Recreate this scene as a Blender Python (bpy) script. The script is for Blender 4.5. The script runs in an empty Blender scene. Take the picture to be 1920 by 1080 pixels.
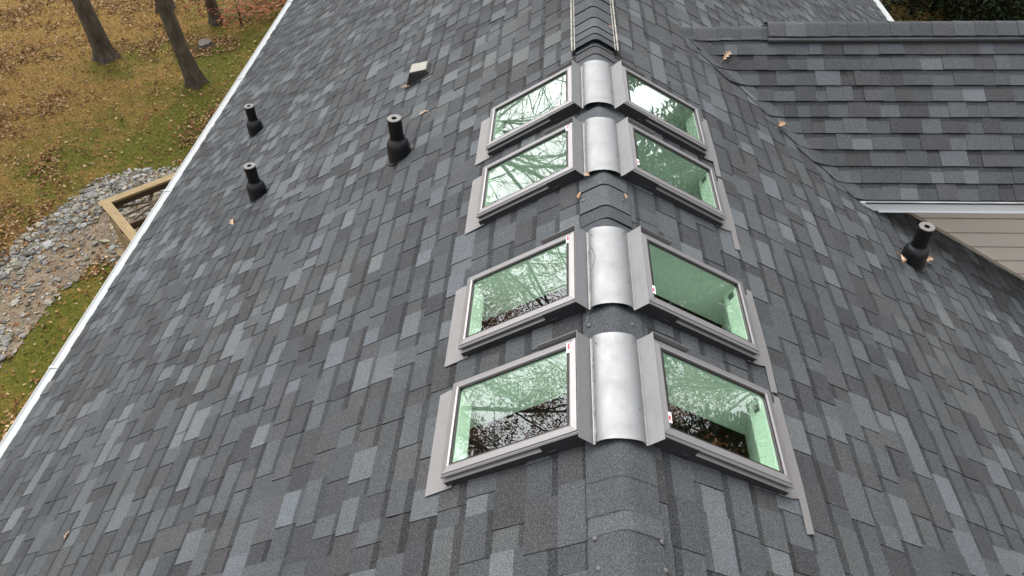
import bpy, bmesh, math, random
import numpy as np
from mathutils import Vector, Matrix, noise

random.seed(11)
rng = np.random.default_rng(11)
scene = bpy.context.scene
col = scene.collection
rad = math.radians

# ------------------------------------------------------------------ camera
ZR = 6.2                                   # height of the main ridge above the lawn
CAM = Vector((-0.2803, 0.0, 2.5736 + ZR))
CR = Vector((0.99833118, 0.05032329, -0.02832697))
CU = Vector((-0.01392527, 0.68583409, 0.72762468))
CF = Vector((-0.05604407, 0.72601595, -0.68539033))
FPX = 1414.5
cd = bpy.data.cameras.new('camera')
cam = bpy.data.objects.new('camera', cd)
col.objects.link(cam)
cam.matrix_world = Matrix(((CR.x, CU.x, -CF.x, CAM.x), (CR.y, CU.y, -CF.y, CAM.y),
                           (CR.z, CU.z, -CF.z, CAM.z), (0, 0, 0, 1)))
cd.sensor_width = 36.0
cd.lens = FPX / 1920 * 36
cd.clip_start = 0.05
cd.clip_end = 2000
scene.camera = cam

# ------------------------------------------------------------------ sky and light (overcast)
SUN_EL, SUN_AZ = 62.0, -28.0               # azimuth clockwise from +Y
w = bpy.data.worlds.new('World')
scene.world = w
w.use_nodes = True
nt = w.node_tree
nt.nodes.clear()
sky = nt.nodes.new('ShaderNodeTexSky')
sky.sky_type = 'NISHITA'
sky.sun_disc = False
sky.sun_elevation = rad(SUN_EL)
sky.sun_rotation = rad(SUN_AZ % 360)
sky.air_density = 1.2
sky.dust_density = 4.0
sky.ozone_density = 1.0
hs = nt.nodes.new('ShaderNodeHueSaturation')
hs.inputs['Saturation'].default_value = 0.16
bg = nt.nodes.new('ShaderNodeBackground')
bg.inputs['Strength'].default_value = 0.15
wo = nt.nodes.new('ShaderNodeOutputWorld')
nt.links.new(sky.outputs[0], hs.inputs['Color'])
nt.links.new(hs.outputs[0], bg.inputs['Color'])
nt.links.new(bg.outputs[0], wo.inputs['Surface'])

sl = bpy.data.lights.new('sun', 'SUN')
sl.energy = 1.2
sl.angle = rad(70)
sl.color = (1.0, 0.97, 0.93)
sun = bpy.data.objects.new('sun', sl)
col.objects.link(sun)
sdir = Vector((math.sin(rad(SUN_AZ)) * math.cos(rad(SUN_EL)), math.cos(rad(SUN_AZ)) * math.cos(rad(SUN_EL)), math.sin(rad(SUN_EL))))
sun.rotation_euler = (-sdir).to_track_quat('-Z', 'Y').to_euler()
sun.location = (0, 0, 40)

scene.view_settings.view_transform = 'Standard'
scene.view_settings.look = 'None'
scene.view_settings.gamma = 1.0
scene.view_settings.exposure = 1.30
scene.cycles.max_bounces = 8
scene.cycles.transparent_max_bounces = 16

# ------------------------------------------------------------------ materials
def new_mat(name):
    m = bpy.data.materials.new(name)
    m.use_nodes = True
    t = m.node_tree
    b = t.nodes['Principled BSDF']
    return m, t, b

def N(t, kind, **kw):
    n = t.nodes.new(kind)
    for k, v in kw.items():
        if k in n.inputs: n.inputs[k].default_value = v
        else: setattr(n, k, v)
    return n

def objco(t, scale=None):
    tc = N(t, 'ShaderNodeTexCoord')
    if scale is None: return tc.outputs['Object']
    mp = N(t, 'ShaderNodeMapping')
    mp.inputs['Scale'].default_value = scale
    t.links.new(tc.outputs['Object'], mp.inputs['Vector'])
    return mp.outputs[0]

def ramp(t, fac, stops):
    r = N(t, 'ShaderNodeValToRGB')
    e = r.color_ramp.elements
    while len(e) < len(stops): e.new(0.5)
    for i, (p_, c) in enumerate(stops):
        e[i].position = p_
        e[i].color = (c[0], c[1], c[2], 1) if not isinstance(c, (int, float)) else (c, c, c, 1)
    t.links.new(fac, r.inputs[0])
    return r.outputs[0]

def mul(t, a, b, fac=1.0, mode='MULTIPLY'):
    m = N(t, 'ShaderNodeMix', data_type='RGBA', blend_type=mode)
    m.inputs[0].default_value = fac
    for s, v in ((6, a), (7, b)):
        if isinstance(v, tuple): m.inputs[s].default_value = (*v, 1)
        else: t.links.new(v, m.inputs[s])
    return m.outputs[2]

def noise_tex(t, co, scale, detail=3, rough=0.55):
    n = N(t, 'ShaderNodeTexNoise')
    n.inputs['Scale'].default_value = scale
    n.inputs['Detail'].default_value = detail
    n.inputs['Roughness'].default_value = rough
    t.links.new(co, n.inputs['Vector'])
    return n.outputs['Fac']

def bump(t, b, h, strength, dist):
    bp = N(t, 'ShaderNodeBump')
    bp.inputs['Strength'].default_value = strength
    bp.inputs['Distance'].default_value = dist
    t.links.new(h, bp.inputs['Height'])
    t.links.new(bp.outputs[0], b.inputs['Normal'])

def mat_simple(name, c, rough=0.6, metal=0.0, spec=0.5, var=0.0, vscale=8, bumps=0.0):
    m, t, b = new_mat(name)
    b.inputs['Base Color'].default_value = (*c, 1)
    b.inputs['Roughness'].default_value = rough
    b.inputs['Metallic'].default_value = metal
    b.inputs['Specular IOR Level'].default_value = spec
    if var:
        co = objco(t)
        f = noise_tex(t, co, vscale, 5)
        cc = ramp(t, f, [(0.3, 1 - var), (0.7, 1.0)])
        t.links.new(mul(t, (*c,), cc), b.inputs['Base Color'])
        r2 = ramp(t, f, [(0.3, min(1, rough * 1.25)), (0.7, rough * 0.85)])
        t.links.new(r2, b.inputs['Roughness'])
        if bumps: bump(t, b, f, bumps, 0.01)
    return m

def attr_mat(name, rough, spec, grain, gscale, gstr):
    """colour from the per-piece 'tone' attribute times fine grain"""
    m, t, b = new_mat(name)
    a = N(t, 'ShaderNodeAttribute', attribute_name='tone')
    co = objco(t)
    g = noise_tex(t, co, gscale, 2, 0.7)
    gr = ramp(t, g, [(0.28, 1 - grain), (0.5, 1.0), (0.72, 1 + grain * 1.1)])
    c = mul(t, a.outputs['Color'], gr)
    bl = noise_tex(t, co, 1.1, 4)
    c = mul(t, c, ramp(t, bl, [(0.3, 0.86), (0.7, 1.1)]))
    t.links.new(c, b.inputs['Base Color'])
    b.inputs['Roughness'].default_value = rough
    b.inputs['Specular IOR Level'].default_value = spec
    if gstr: bump(t, b, g, gstr, 0.004)
    return m, t, b, c

M = {}
# shingles: granules, faint warm stain, pale scuffs
m, t, b, c = attr_mat('asphalt_shingle', 0.9, 0.2, 0.80, 250, 0.6)
co = objco(t)
sp = N(t, 'ShaderNodeTexVoronoi'); sp.inputs['Scale'].default_value = 330
t.links.new(co, sp.inputs['Vector'])
spk = N(t, 'ShaderNodeSeparateColor'); t.links.new(sp.outputs['Color'], spk.inputs[0])
hi = ramp(t, spk.outputs[0], [(0.80, 0.0), (0.96, 1.0)])
c = mul(t, c, mul(t, (0.14, 0.145, 0.15), hi), 0.30, 'ADD')
st = noise_tex(t, co, 0.75, 6, 0.65)
c = mul(t, c, ramp(t, st, [(0.45, (1, 1, 1)), (0.72, (1.04, 1.0, 0.96))]))
sc_ = noise_tex(t, objco(t, (2.2, 1.6, 2.2)), 1.9, 8, 0.72)
scf = ramp(t, sc_, [(0.70, 0.0), (0.80, 1.0)])
c = mul(t, c, mul(t, (0.040, 0.039, 0.036), scf), 1.0, 'ADD')
t.links.new(c, b.inputs['Base Color'])
M['shingle'] = m
M['deck'] = mat_simple('roof_deck', (0.05, 0.05, 0.05), 0.9)

def metal_mat(name, c, rough, streak, metal=1.0):
    m, t, b = new_mat(name)
    b.inputs['Metallic'].default_value = metal
    f = noise_tex(t, objco(t), 9, 6, 0.6)
    f2 = noise_tex(t, objco(t, (14, 1.2, 14)), 3, 4, 0.6)
    cc = mul(t, (*c,), ramp(t, f, [(0.25, 1 - streak), (0.6, 1.0)]))
    cc = mul(t, cc, ramp(t, f2, [(0.3, 1 - streak * 0.3), (0.65, 1.0)]))
    t.links.new(cc, b.inputs['Base Color'])
    t.links.new(ramp(t, f, [(0.3, rough * 1.15), (0.7, rough * 0.92)]), b.inputs['Roughness'])
    return m
M['frame'] = metal_mat('taupe_aluminium', (0.245, 0.238, 0.238), 0.46, 0.05, 0.7)
M['apron'] = metal_mat('taupe_flashing', (0.20, 0.194, 0.193), 0.55, 0.08, 0.5)
M['curb'] = mat_simple('dark_curb_metal', (0.026, 0.026, 0.029), 0.45, 0.0, 0.35, 0.2, 14)
M['saddle'] = metal_mat('mill_aluminium', (0.205, 0.208, 0.211), 0.54, 0.14, 0.75)
M['sealant'] = mat_simple('grey_sealant', (0.22, 0.20, 0.18), 0.5, var=0.6, vscale=60)
M['gasket'] = mat_simple('black_gasket', (0.012, 0.010, 0.010), 0.45)
M['dry'] = mat_simple('white_drywall', (0.88, 0.88, 0.86), 0.75)
M['white'] = mat_simple('white_painted_metal', (0.32, 0.332, 0.332), 0.45, var=0.10, vscale=2.5)  # white paint darkened in colour to hold back the strong light on the eaves
M['fascia'] = mat_simple('white_fascia', (0.72, 0.74, 0.75), 0.45, var=0.06, vscale=2.5)  # same white paint as the gutters, lighter copy offsetting the wing's dimmer light
M['soffit'] = mat_simple('white_soffit', (0.70, 0.70, 0.68), 0.6)
M['siding'] = mat_simple('beige_vinyl_siding', (0.70, 0.635, 0.56), 0.5, var=0.08, vscale=3)
M['trim'] = mat_simple('tan_trim', (0.36, 0.32, 0.26), 0.5, var=0.1)
M['pipe'] = mat_simple('black_pipe_plastic', (0.0045, 0.0045, 0.0048), 0.5, 0.0, 0.25, var=0.2, vscale=20)
M['piperim'] = mat_simple('grey_pipe_rim', (0.13, 0.123, 0.115), 0.6, var=0.3, vscale=40)
M['boot'] = mat_simple('black_rubber_boot', (0.006, 0.0065, 0.008), 0.38, 0.0, 0.4, var=0.25, vscale=25)
M['flange'] = mat_simple('dark_flange', (0.032, 0.031, 0.030), 0.8, var=0.4, vscale=12)
M['hole'] = mat_simple('pipe_bore', (0.004, 0.004, 0.004), 0.9)
M['hoodtop'] = metal_mat('hood_metal', (0.20, 0.196, 0.168), 0.45, 0.10)
M['hood'] = mat_simple('black_hood', (0.012, 0.012, 0.012), 0.4)
M['ventedge'] = mat_simple('dusty_vent_edge', (0.30, 0.285, 0.24), 0.7, var=0.65, vscale=30)
M['blackvent'] = mat_simple('black_vent_edge', (0.020, 0.022, 0.024), 0.5, var=0.3, vscale=20)
M['nail'] = mat_simple('nail_dab', (0.075, 0.072, 0.072), 0.55, var=0.3, vscale=80)
M['label'] = mat_simple('white_label', (0.78, 0.78, 0.78), 0.4)
M['red'] = mat_simple('red_print', (0.42, 0.02, 0.04), 0.4)
M['plate'] = mat_simple('grey_plate', (0.14, 0.15, 0.14), 0.6)
M['room'] = mat_simple('room_floor', (0.10, 0.07, 0.05), 0.7)
M['stump'] = mat_simple('cut_wood', (0.11, 0.095, 0.08), 0.8, var=0.4, vscale=14)

# low-e glass: green tinted transmission, reflection by angle
m, t, b = new_mat('green_glass')
t.nodes.remove(b)
out = t.nodes['Material Output']
tr = N(t, 'ShaderNodeBsdfTransparent'); tr.inputs[0].default_value = (0.875, 0.985, 0.90, 1)
gl = N(t, 'ShaderNodeBsdfGlossy'); gl.inputs['Roughness'].default_value = 0.004
gl.inputs['Color'].default_value = (0.97, 1.0, 0.985, 1)
fr = N(t, 'ShaderNodeFresnel'); fr.inputs['IOR'].default_value = 1.5
mm = N(t, 'ShaderNodeMath', operation='MULTIPLY', use_clamp=True); mm.inputs[1].default_value = 4.0
mx = N(t, 'ShaderNodeMixShader')
wv = noise_tex(t, objco(t), 5, 2)
bp = N(t, 'ShaderNodeBump'); bp.inputs['Strength'].default_value = 0.05; bp.inputs['Distance'].default_value = 0.004
t.links.new(wv, bp.inputs['Height']); t.links.new(bp.outputs[0], gl.inputs['Normal'])
geo = N(t, 'ShaderNodeNewGeometry')
inv = N(t, 'ShaderNodeMath', operation='SUBTRACT'); inv.inputs[0].default_value = 1.0; t.links.new(geo.outputs['Backfacing'], inv.inputs[1])
frf = N(t, 'ShaderNodeMath', operation='MULTIPLY'); t.links.new(fr.outputs[0], frf.inputs[0]); t.links.new(inv.outputs[0], frf.inputs[1])   # one mirror surface per pane
t.links.new(frf.outputs[0], mm.inputs[0]); t.links.new(mm.outputs[0], mx.inputs[0])
t.links.new(tr.outputs[0], mx.inputs[1]); t.links.new(gl.outputs[0], mx.inputs[2])
t.links.new(mx.outputs[0], out.inputs['Surface'])
M['glass'] = m

# timber
m, t, b = new_mat('treated_timber')
g = noise_tex(t, objco(t, (2, 30, 30)), 2.0, 5)
t.links.new(ramp(t, g, [(0.3, (0.15, 0.10, 0.042)), (0.7, (0.27, 0.195, 0.090))]), b.inputs['Base Color'])
b.inputs['Roughness'].default_value = 0.75
M['timber'] = m
m, t, b = new_mat('dark_timber')  # darker brown version of the timber grain, for joist, post, braces and beam
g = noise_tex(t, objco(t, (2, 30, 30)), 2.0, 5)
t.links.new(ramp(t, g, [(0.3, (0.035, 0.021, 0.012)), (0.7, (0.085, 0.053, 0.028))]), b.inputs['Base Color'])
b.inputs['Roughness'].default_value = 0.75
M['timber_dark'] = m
M['timber_mid'] = mat_simple('weathered_timber', (0.12, 0.085, 0.05), 0.8, var=0.4, vscale=12)

# bark
def bark(name, c0, c1, c2):
    m, t, b = new_mat(name)
    f1 = noise_tex(t, objco(t, (1, 1, 0.16)), 24, 6, 0.72)
    f = ramp(t, f1, [(0.36, 0.0), (0.60, 1.0)])
    n2 = noise_tex(t, objco(t), 2.2, 6)
    cc = mul(t, ramp(t, n2, [(0.3, c1), (0.7, c2)]), ramp(t, f, [(0, 0.45), (1, 1.0)]))
    t.links.new(cc, b.inputs['Base Color'])
    b.inputs['Roughness'].default_value = 0.9
    bump(t, b, f, 0.9, 0.03)
    return m
M['bark'] = bark('oak_bark', 0, (0.085, 0.063, 0.043), (0.20, 0.162, 0.115))
M['twig'] = mat_simple('branch_bark', (0.075, 0.062, 0.05), 0.9)

# foliage and loose leaves take their colour per leaf
def leaf_mat(name, rough=0.7, trans=0.25):
    m, t, b = new_mat(name)
    a = N(t, 'ShaderNodeAttribute', attribute_name='tone')
    t.links.new(a.outputs['Color'], b.inputs['Base Color'])
    b.inputs['Roughness'].default_value = rough
    b.inputs['Specular IOR Level'].default_value = 0.2
    return m
M['leaf'] = leaf_mat('leaf')
M['stone'], t, b, c = attr_mat('stone', 0.85, 0.3, 0.3, 30, 0.3)

m, t, b = new_mat('dry_oak_leaf')
oi = N(t, 'ShaderNodeObjectInfo')
base = ramp(t, oi.outputs['Random'], [(0.0, (0.26, 0.14, 0.08)), (0.5, (0.34, 0.235, 0.16)), (1.0, (0.30, 0.175, 0.075))])
f = noise_tex(t, objco(t), 45, 4)
t.links.new(mul(t, base, ramp(t, f, [(0.3, 0.6), (0.65, 1.15)])), b.inputs['Base Color'])
b.inputs['Roughness'].default_value = 0.65
M['oakleaf'] = m

# lawn: olive grass, straw patches, bare leafy soil
m, t, b = new_mat('autumn_lawn')
co = objco(t)
n1 = noise_tex(t, co, 0.32, 5, 0.6)
n2 = noise_tex(t, co, 2.6, 6, 0.65)
n3 = noise_tex(t, co, 17, 5, 0.75)
grass = ramp(t, n3, [(0.25, (0.026, 0.032, 0.005)), (0.5, (0.078, 0.082, 0.012)), (0.78, (0.165, 0.150, 0.030))])
straw = ramp(t, n3, [(0.25, (0.070, 0.038, 0.010)), (0.5, (0.185, 0.112, 0.032)), (0.8, (0.35, 0.235, 0.085))])
sx = N(t, 'ShaderNodeSeparateXYZ'); t.links.new(co, sx.inputs[0])
gx = N(t, 'ShaderNodeMapRange'); gx.inputs['From Min'].default_value = -13.5; gx.inputs['From Max'].default_value = -8.6
gx.inputs['To Min'].default_value = 0.26; gx.inputs['To Max'].default_value = -0.12
t.links.new(sx.outputs[0], gx.inputs['Value'])
gr_ = N(t, 'ShaderNodeMapRange'); gr_.inputs['From Min'].default_value = 3; gr_.inputs['From Max'].default_value = 7; gr_.inputs['To Min'].default_value = 0; gr_.inputs['To Max'].default_value = 0.5
t.links.new(sx.outputs[0], gr_.inputs['Value'])
gs_ = N(t, 'ShaderNodeMath', operation='ADD'); t.links.new(gx.outputs[0], gs_.inputs[0]); t.links.new(gr_.outputs[0], gs_.inputs[1])
ad = N(t, 'ShaderNodeMath', operation='ADD'); t.links.new(n1, ad.inputs[0]); t.links.new(gs_.outputs[0], ad.inputs[1])
a2 = N(t, 'ShaderNodeMath', operation='MULTIPLY_ADD'); t.links.new(n2, a2.inputs[0]); a2.inputs[1].default_value = 0.7; t.links.new(ad.outputs[0], a2.inputs[2])
fac = ramp(t, a2.outputs[0], [(0.74, 0.0), (0.98, 1.0)])
mxn = N(t, 'ShaderNodeMix', data_type='RGBA'); t.links.new(fac, mxn.inputs[0]); t.links.new(grass, mxn.inputs[6]); t.links.new(straw, mxn.inputs[7])
t.links.new(mxn.outputs[2], b.inputs['Base Color'])
b.inputs['Roughness'].default_value = 0.95
b.inputs['Specular IOR Level'].default_value = 0.1
bump(t, b, n3, 0.8, 0.06)
M['lawn'] = m
m, t, b = new_mat('bare_soil')
n2 = noise_tex(t, objco(t), 3.0, 8, 0.7)
t.links.new(ramp(t, n2, [(0.25, (0.07, 0.046, 0.027)), (0.5, (0.16, 0.118, 0.074)), (0.75, (0.23, 0.185, 0.13))]), b.inputs['Base Color'])
b.inputs['Roughness'].default_value = 0.95
bump(t, b, noise_tex(t, objco(t), 22, 4), 0.6, 0.04)
M['soil'] = m

# ------------------------------------------------------------------ helpers
def tag(o, label=None, cat=None, group=None, kind=None):
    if label: o['label'] = label
    if cat: o['category'] = cat
    if group: o['group'] = group
    if kind: o['kind'] = kind
    return o

def empty(name, loc, mat3=None):
    o = bpy.data.objects.new(name, None)
    o.empty_display_size = 0.1
    col.objects.link(o)
    if mat3 is not None:
        mw = mat3.to_4x4(); mw.translation = Vector(loc); o.matrix_world = mw
    else: o.location = loc
    return o

def link(name, me, parent=None):
    o = bpy.data.objects.new(name, me)
    col.objects.link(o)
    if parent is not None: o.parent = parent
    return o

def mesh(name, verts, faces, m, tones=None, smooth=False, fix=True):
    me = bpy.data.meshes.new(name)
    me.from_pydata([tuple(v) for v in verts], [], faces)
    if tones is not None:
        a = me.attributes.new('tone', 'FLOAT_COLOR', 'CORNER')
        cnt = np.array([len(f) for f in faces])
        arr = np.repeat(np.asarray(tones, float).reshape(len(faces), 3), cnt, axis=0)
        buf = np.ones((arr.shape[0], 4), np.float32); buf[:, :3] = arr
        a.data.foreach_set('color', buf.ravel())
    me.materials.append(M[m])
    if fix:
        bm = bmesh.new(); bm.from_mesh(me)
        bmesh.ops.recalc_face_normals(bm, faces=bm.faces)
        bm.to_mesh(me); bm.free()
    if smooth: me.polygons.foreach_set('use_smooth', [True] * len(me.polygons))
    me.update()
    return me

class MB:
    def __init__(s): s.v = []; s.f = []
    def add(s, v, f):
        o = len(s.v); s.v += [Vector(x) for x in v]; s.f += [tuple(i + o for i in q) for q in f]
    def box(s, x0, x1, y0, y1, z0, z1, bev=0.0):
        v = [(x, y, z) for z in (z0, z1) for y in (y0, y1) for x in (x0, x1)]
        s.add(v, [(0, 2, 3, 1), (4, 5, 7, 6), (0, 1, 5, 4), (2, 6, 7, 3), (0, 4, 6, 2), (1, 3, 7, 5)])
    def bar(s, a, b, wd, ht, up=Vector((0, 0, 1))):
        a, b = Vector(a), Vector(b)
        d = (b - a).normalized(); sd = d.cross(up).normalized(); u = sd.cross(d).normalized()
        v = [p + sd * i * wd / 2 + u * j * ht / 2 for p in (a, b) for i, j in ((-1, -1), (1, -1), (1, 1), (-1, 1))]
        s.add(v, [(0, 3, 2, 1), (4, 5, 6, 7), (0, 1, 5, 4), (1, 2, 6, 5), (2, 3, 7, 6), (3, 0, 4, 7)])
    def tube(s, pts, rs, n=8, cap=True):
        pts = [Vector(p) for p in pts]; base = len(s.v); ref = Vector((0.31, 0.17, 0.93))
        for i, p in enumerate(pts):
            d = (pts[min(i + 1, len(pts) - 1)] - pts[max(i - 1, 0)]).normalized()
            a = d.cross(ref if abs(d.dot(ref)) < 0.95 else Vector((1, 0, 0))).normalized(); b_ = d.cross(a)
            for k in range(n):
                q = 2 * math.pi * k / n
                s.v.append(p + (a * math.cos(q) + b_ * math.sin(q)) * rs[i])
        for i in range(len(pts) - 1):
            for k in range(n):
                k2 = (k + 1) % n; o = base + i * n
                s.f.append((o + k, o + k2, o + n + k2, o + n + k))
        if cap:
            s.f.append(tuple(base + k for k in range(n))[::-1]); s.f.append(tuple(base + (len(pts) - 1) * n + k for k in range(n)))
    def lathe(s, prof, n=24):
        base = len(s.v)
        for r, z in prof:
            for k in range(n):
                q = 2 * math.pi * k / n; s.v.append(Vector((r * math.cos(q), r * math.sin(q), z)))
        for i in range(len(prof) - 1):
            for k in range(n):
                k2 = (k + 1) % n; o = base + i * n
                s.f.append((o + k, o + k2, o + n + k2, o + n + k))
    def extrude_y(s, pts, y0, y1, thick=0.0015):
        """sheet with an (x,z) profile, extruded along y and given thickness downwards"""
        n = len(pts)
        v = [(x, y, z + dz) for dz in (0, -thick) for y in (y0, y1) for x, z in pts]
        f = []
        for i in range(n - 1):
            f += [(i, i + 1, n + i + 1, n + i), (2 * n + i, 3 * n + i, 3 * n + i + 1, 2 * n + i + 1),
                  (i, 2 * n + i, 2 * n + i + 1, i + 1), (n + i, n + i + 1, 3 * n + i + 1, 3 * n + i)]
        f += [(0, n, 3 * n, 2 * n), (n - 1, 3 * n - 1, 4 * n - 1, 2 * n - 1)]
        s.add(v, f)
    def me(s, name, m, smooth=False): return mesh(name, s.v, s.f, m, None, smooth)
    def build(s, name, m, parent=None, smooth=False): return link(name, s.me(name, m, smooth), parent)

def auto_bevel(me, wdt, seg=2):
    bm = bmesh.new(); bm.from_mesh(me)
    bmesh.ops.bevel(bm, geom=[e for e in bm.edges if len(e.link_faces) == 2 and e.calc_face_angle(0) > 0.5], offset=wdt, segments=seg, affect='EDGES', profile=0.6)
    bm.to_mesh(me); bm.free(); me.update()
    return me

# ------------------------------------------------------------------ roof planes
PITCH = rad(30.84)
CP, SP, TP = math.cos(PITCH), math.sin(PITCH), math.tan(PITCH)
class Plane:
    def __init__(s, O, S, U, Nn): s.O, s.S, s.U, s.N = map(Vector, (O, S, U, Nn))
    def at(s, sv, u, h=0.0): return s.O + s.S * sv + s.U * u + s.N * h
LP = Plane((0, 0, ZR), (-CP, 0, -SP), (0, 1, 0), (-SP, 0, CP))
RP = Plane((0, 0, ZR), (CP, 0, -SP), (0, 1, 0), (SP, 0, CP))
YC, ZC = 6.75, -0.485                       # the cross gable's ridge
FP = Plane((0, YC, ZR + ZC), (0, -CP, -SP), (1, 0, 0), (0, -SP, CP))
BP = Plane((0, YC, ZR + ZC), (0, CP, -SP), (1, 0, 0), (0, SP, CP))
SLEN, SLENR, EXPO = 6.20, 6.42, 0.1555
Y0, Y1 = -3.0, 16.2
XW = 9.2                                    # right end of the cross wing
YS = (1.8675, 2.6502, 3.7719, 4.5541)       # near edges of the skylights
WS, S0, S1, CH = 0.546, 0.145, 0.865, 0.09  # width along the ridge, upper and lower edge, height of the frame
HOLES = [(S0 + 0.015, S1 - 0.015, y + 0.015, y + WS - 0.015) for y in YS]

house = empty('house', (0, 6.5, 0))
tag(house, 'house with charcoal grey shingle gable roof, side wing and white gutters', 'house')
HP = Vector((0, -6.5, 0))                   # children are built in world coordinates
def hpart(name, me, parent=None):
    o = link(name, me, parent or house)
    if parent is None: o.location = HP
    return o

# roof decks with the skylight openings left out
def deck(name, P, slen, u0, u1, holes):
    ss = sorted({0.0, slen, *[h[0] for h in holes], *[h[1] for h in holes]})
    us = sorted({u0, u1, *[h[2] for h in holes], *[h[3] for h in holes]})
    mb = MB()
    for i in range(len(ss) - 1):
        for j in range(len(us) - 1):
            cs, cu = (ss[i] + ss[i + 1]) / 2, (us[j] + us[j + 1]) / 2
            if any(h[0] < cs < h[1] and h[2] < cu < h[3] for h in holes): continue
            mb.add([P.at(a, b_, -0.004) for a, b_ in ((ss[i], us[j]), (ss[i + 1], us[j]), (ss[i + 1], us[j + 1]), (ss[i], us[j + 1]))], [(0, 1, 2, 3)])
    return hpart(name, mb.me(name, 'deck'))
CL = 1.69                                    # slope length of the cross roof
deckL = deck('roof_slope', LP, SLEN, Y0, Y1, HOLES)
deckR = deck('roof_slope', RP, SLENR, Y0, Y1, HOLES)
deckF = deck('roof_slope', FP, CL, 0.7, XW, [])
deckB = deck('roof_slope', BP, CL, 0.7, XW, [])

# ---- shingles
LIGHT = [(0.074, 0.083, 0.091), (0.066, 0.074, 0.081), (0.078, 0.085, 0.089)]
MIDL = [(0.051, 0.057, 0.062), (0.047, 0.052, 0.057), (0.052, 0.056, 0.059)]
MID = [(0.040, 0.044, 0.0485), (0.038, 0.0415, 0.045), (0.043, 0.0445, 0.047)]
DARK = [(0.032, 0.0338, 0.0372), (0.0295, 0.0305, 0.0332), (0.0345, 0.0346, 0.0370)]
def tone(w4):
    r = random.random(); k = 0
    while k < 3 and r > w4[k]: r -= w4[k]; k += 1
    c = random.choice((LIGHT, MIDL, MID, DARK)[k]); j = random.uniform(0.92, 1.08)
    return np.array(c) * j
EDGE = np.array((0.010, 0.010, 0.011))

def subtract(rect, holes):
    out = [rect]
    for h in holes:
        nxt = []
        for (a, b_, c_, d) in out:
            if a >= h[1] or b_ <= h[0] or c_ >= h[3] or d <= h[2]: nxt.append((a, b_, c_, d)); continue
            if c_ < h[2]: nxt.append((a, b_, c_, h[2]))
            if d > h[3]: nxt.append((a, b_, h[3], d))
            c2, d2 = max(c_, h[2]), min(d, h[3])
            if a < h[0]: nxt.append((a, h[0], c2, d2))
            if b_ > h[1]: nxt.append((h[1], b_, c2, d2))
        out = nxt
    return [r for r in out if r[1] - r[0] > 0.012 and r[3] - r[2] > 0.008]

def piece(P, sa, sb, ua, ub, hf, band, tn, skew):
    """one tab: thin slab from sa (upslope) to sb (butt); band = printed dark strip under the course above"""
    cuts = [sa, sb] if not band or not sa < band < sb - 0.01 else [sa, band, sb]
    v, f, c = [], [], []
    n = len(cuts)
    for s in cuts:
        k = skew * (s - sa)
        v += [P.at(s, ua + k, hf(s)), P.at(s, ub + k, hf(s))]
    for s in (sa, sb):
        k = skew * (s - sa)
        v += [P.at(s, ua + k, -0.003), P.at(s, ub + k, -0.003)]
    for i in range(n - 1):
        f.append((2 * i, 2 * i + 1, 2 * i + 3, 2 * i + 2))
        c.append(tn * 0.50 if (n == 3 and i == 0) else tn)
    t0, bt = 2 * n, 2 * (n - 1)
    f.append((bt, bt + 1, t0 + 3, t0 + 2)); c.append(EDGE)
    f.append(tuple([2 * i for i in range(n)] + [t0 + 2, t0])); c.append(EDGE)
    f.append(tuple([2 * i + 1 for i in range(n)][::-1] + [t0 + 1, t0 + 3])); c.append(EDGE)
    return v, f, c

def proj_area(v, sa):
    """size in the photograph, to choose which tabs are objects of their own"""
    q = []
    for p in v[:2] + v[-4:-2] if False else (v[0], v[1], v[len(v) - 5], v[len(v) - 6]):
        d = p - CAM; z = d.dot(CF)
        if z < 0.3: return 0
        q.append((960 + FPX * d.dot(CR) / z, 540 - FPX * d.dot(CU) / z))
    if not any(0 < a < 1920 and 0 < b_ < 1080 for a, b_ in q): return 0
    return abs(sum(q[i][0] * q[(i + 1) % 4][1] - q[(i + 1) % 4][0] * q[i][1] for i in range(4))) / 2

def shingles(P, slen, u0, u1, holes, skip, wing=False):
    res = []
    rows = int(slen / EXPO) + 1
    prev = None
    for k in range(rows):
        sb = slen - k * EXPO
        sa = max(sb - EXPO - 0.018, 0.035)
        if sb < 0.09: break
        u = u0 - random.uniform(0, 0.3); tooth = random.random() < 0.5
        while u < u1:
            wd = random.uniform(0.11, 0.27) if tooth else random.uniform(0.09, 0.21)
            ua, ub = u, u + wd
            u = ub
            if skip(sb, ua, ub): tooth = not tooth; continue
            lift = random.uniform(-0.0008, 0.0012) + (0.004 if random.random() < 0.02 else 0)
            hb = (0.0108 if tooth else 0.0066) + lift
            ht = 0.0046 if tooth else 0.0012
            if wing: hb += 0.0075; ht += 0.001
            tn = tone((0.23, 0.36, 0.29, 0.12) if tooth else (0.07, 0.25, 0.40, 0.28)) if not wing else tone((0.10, 0.28, 0.38, 0.24)) * 0.92  # wing: same shingles, tones darkened to put that slope's shade into the colour
            sbj = sb + random.uniform(-0.002, 0.002)
            hf = lambda s, a=sa, b_=sbj, h0=ht, h1=hb: h0 + (h1 - h0) * (s - a) / (b_ - a)
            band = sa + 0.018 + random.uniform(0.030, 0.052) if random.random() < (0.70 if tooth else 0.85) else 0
            sk = random.uniform(-0.02, 0.02)
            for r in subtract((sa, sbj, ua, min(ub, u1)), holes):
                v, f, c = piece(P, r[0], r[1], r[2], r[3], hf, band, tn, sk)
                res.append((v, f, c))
            tooth = not tooth
    return res

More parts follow.
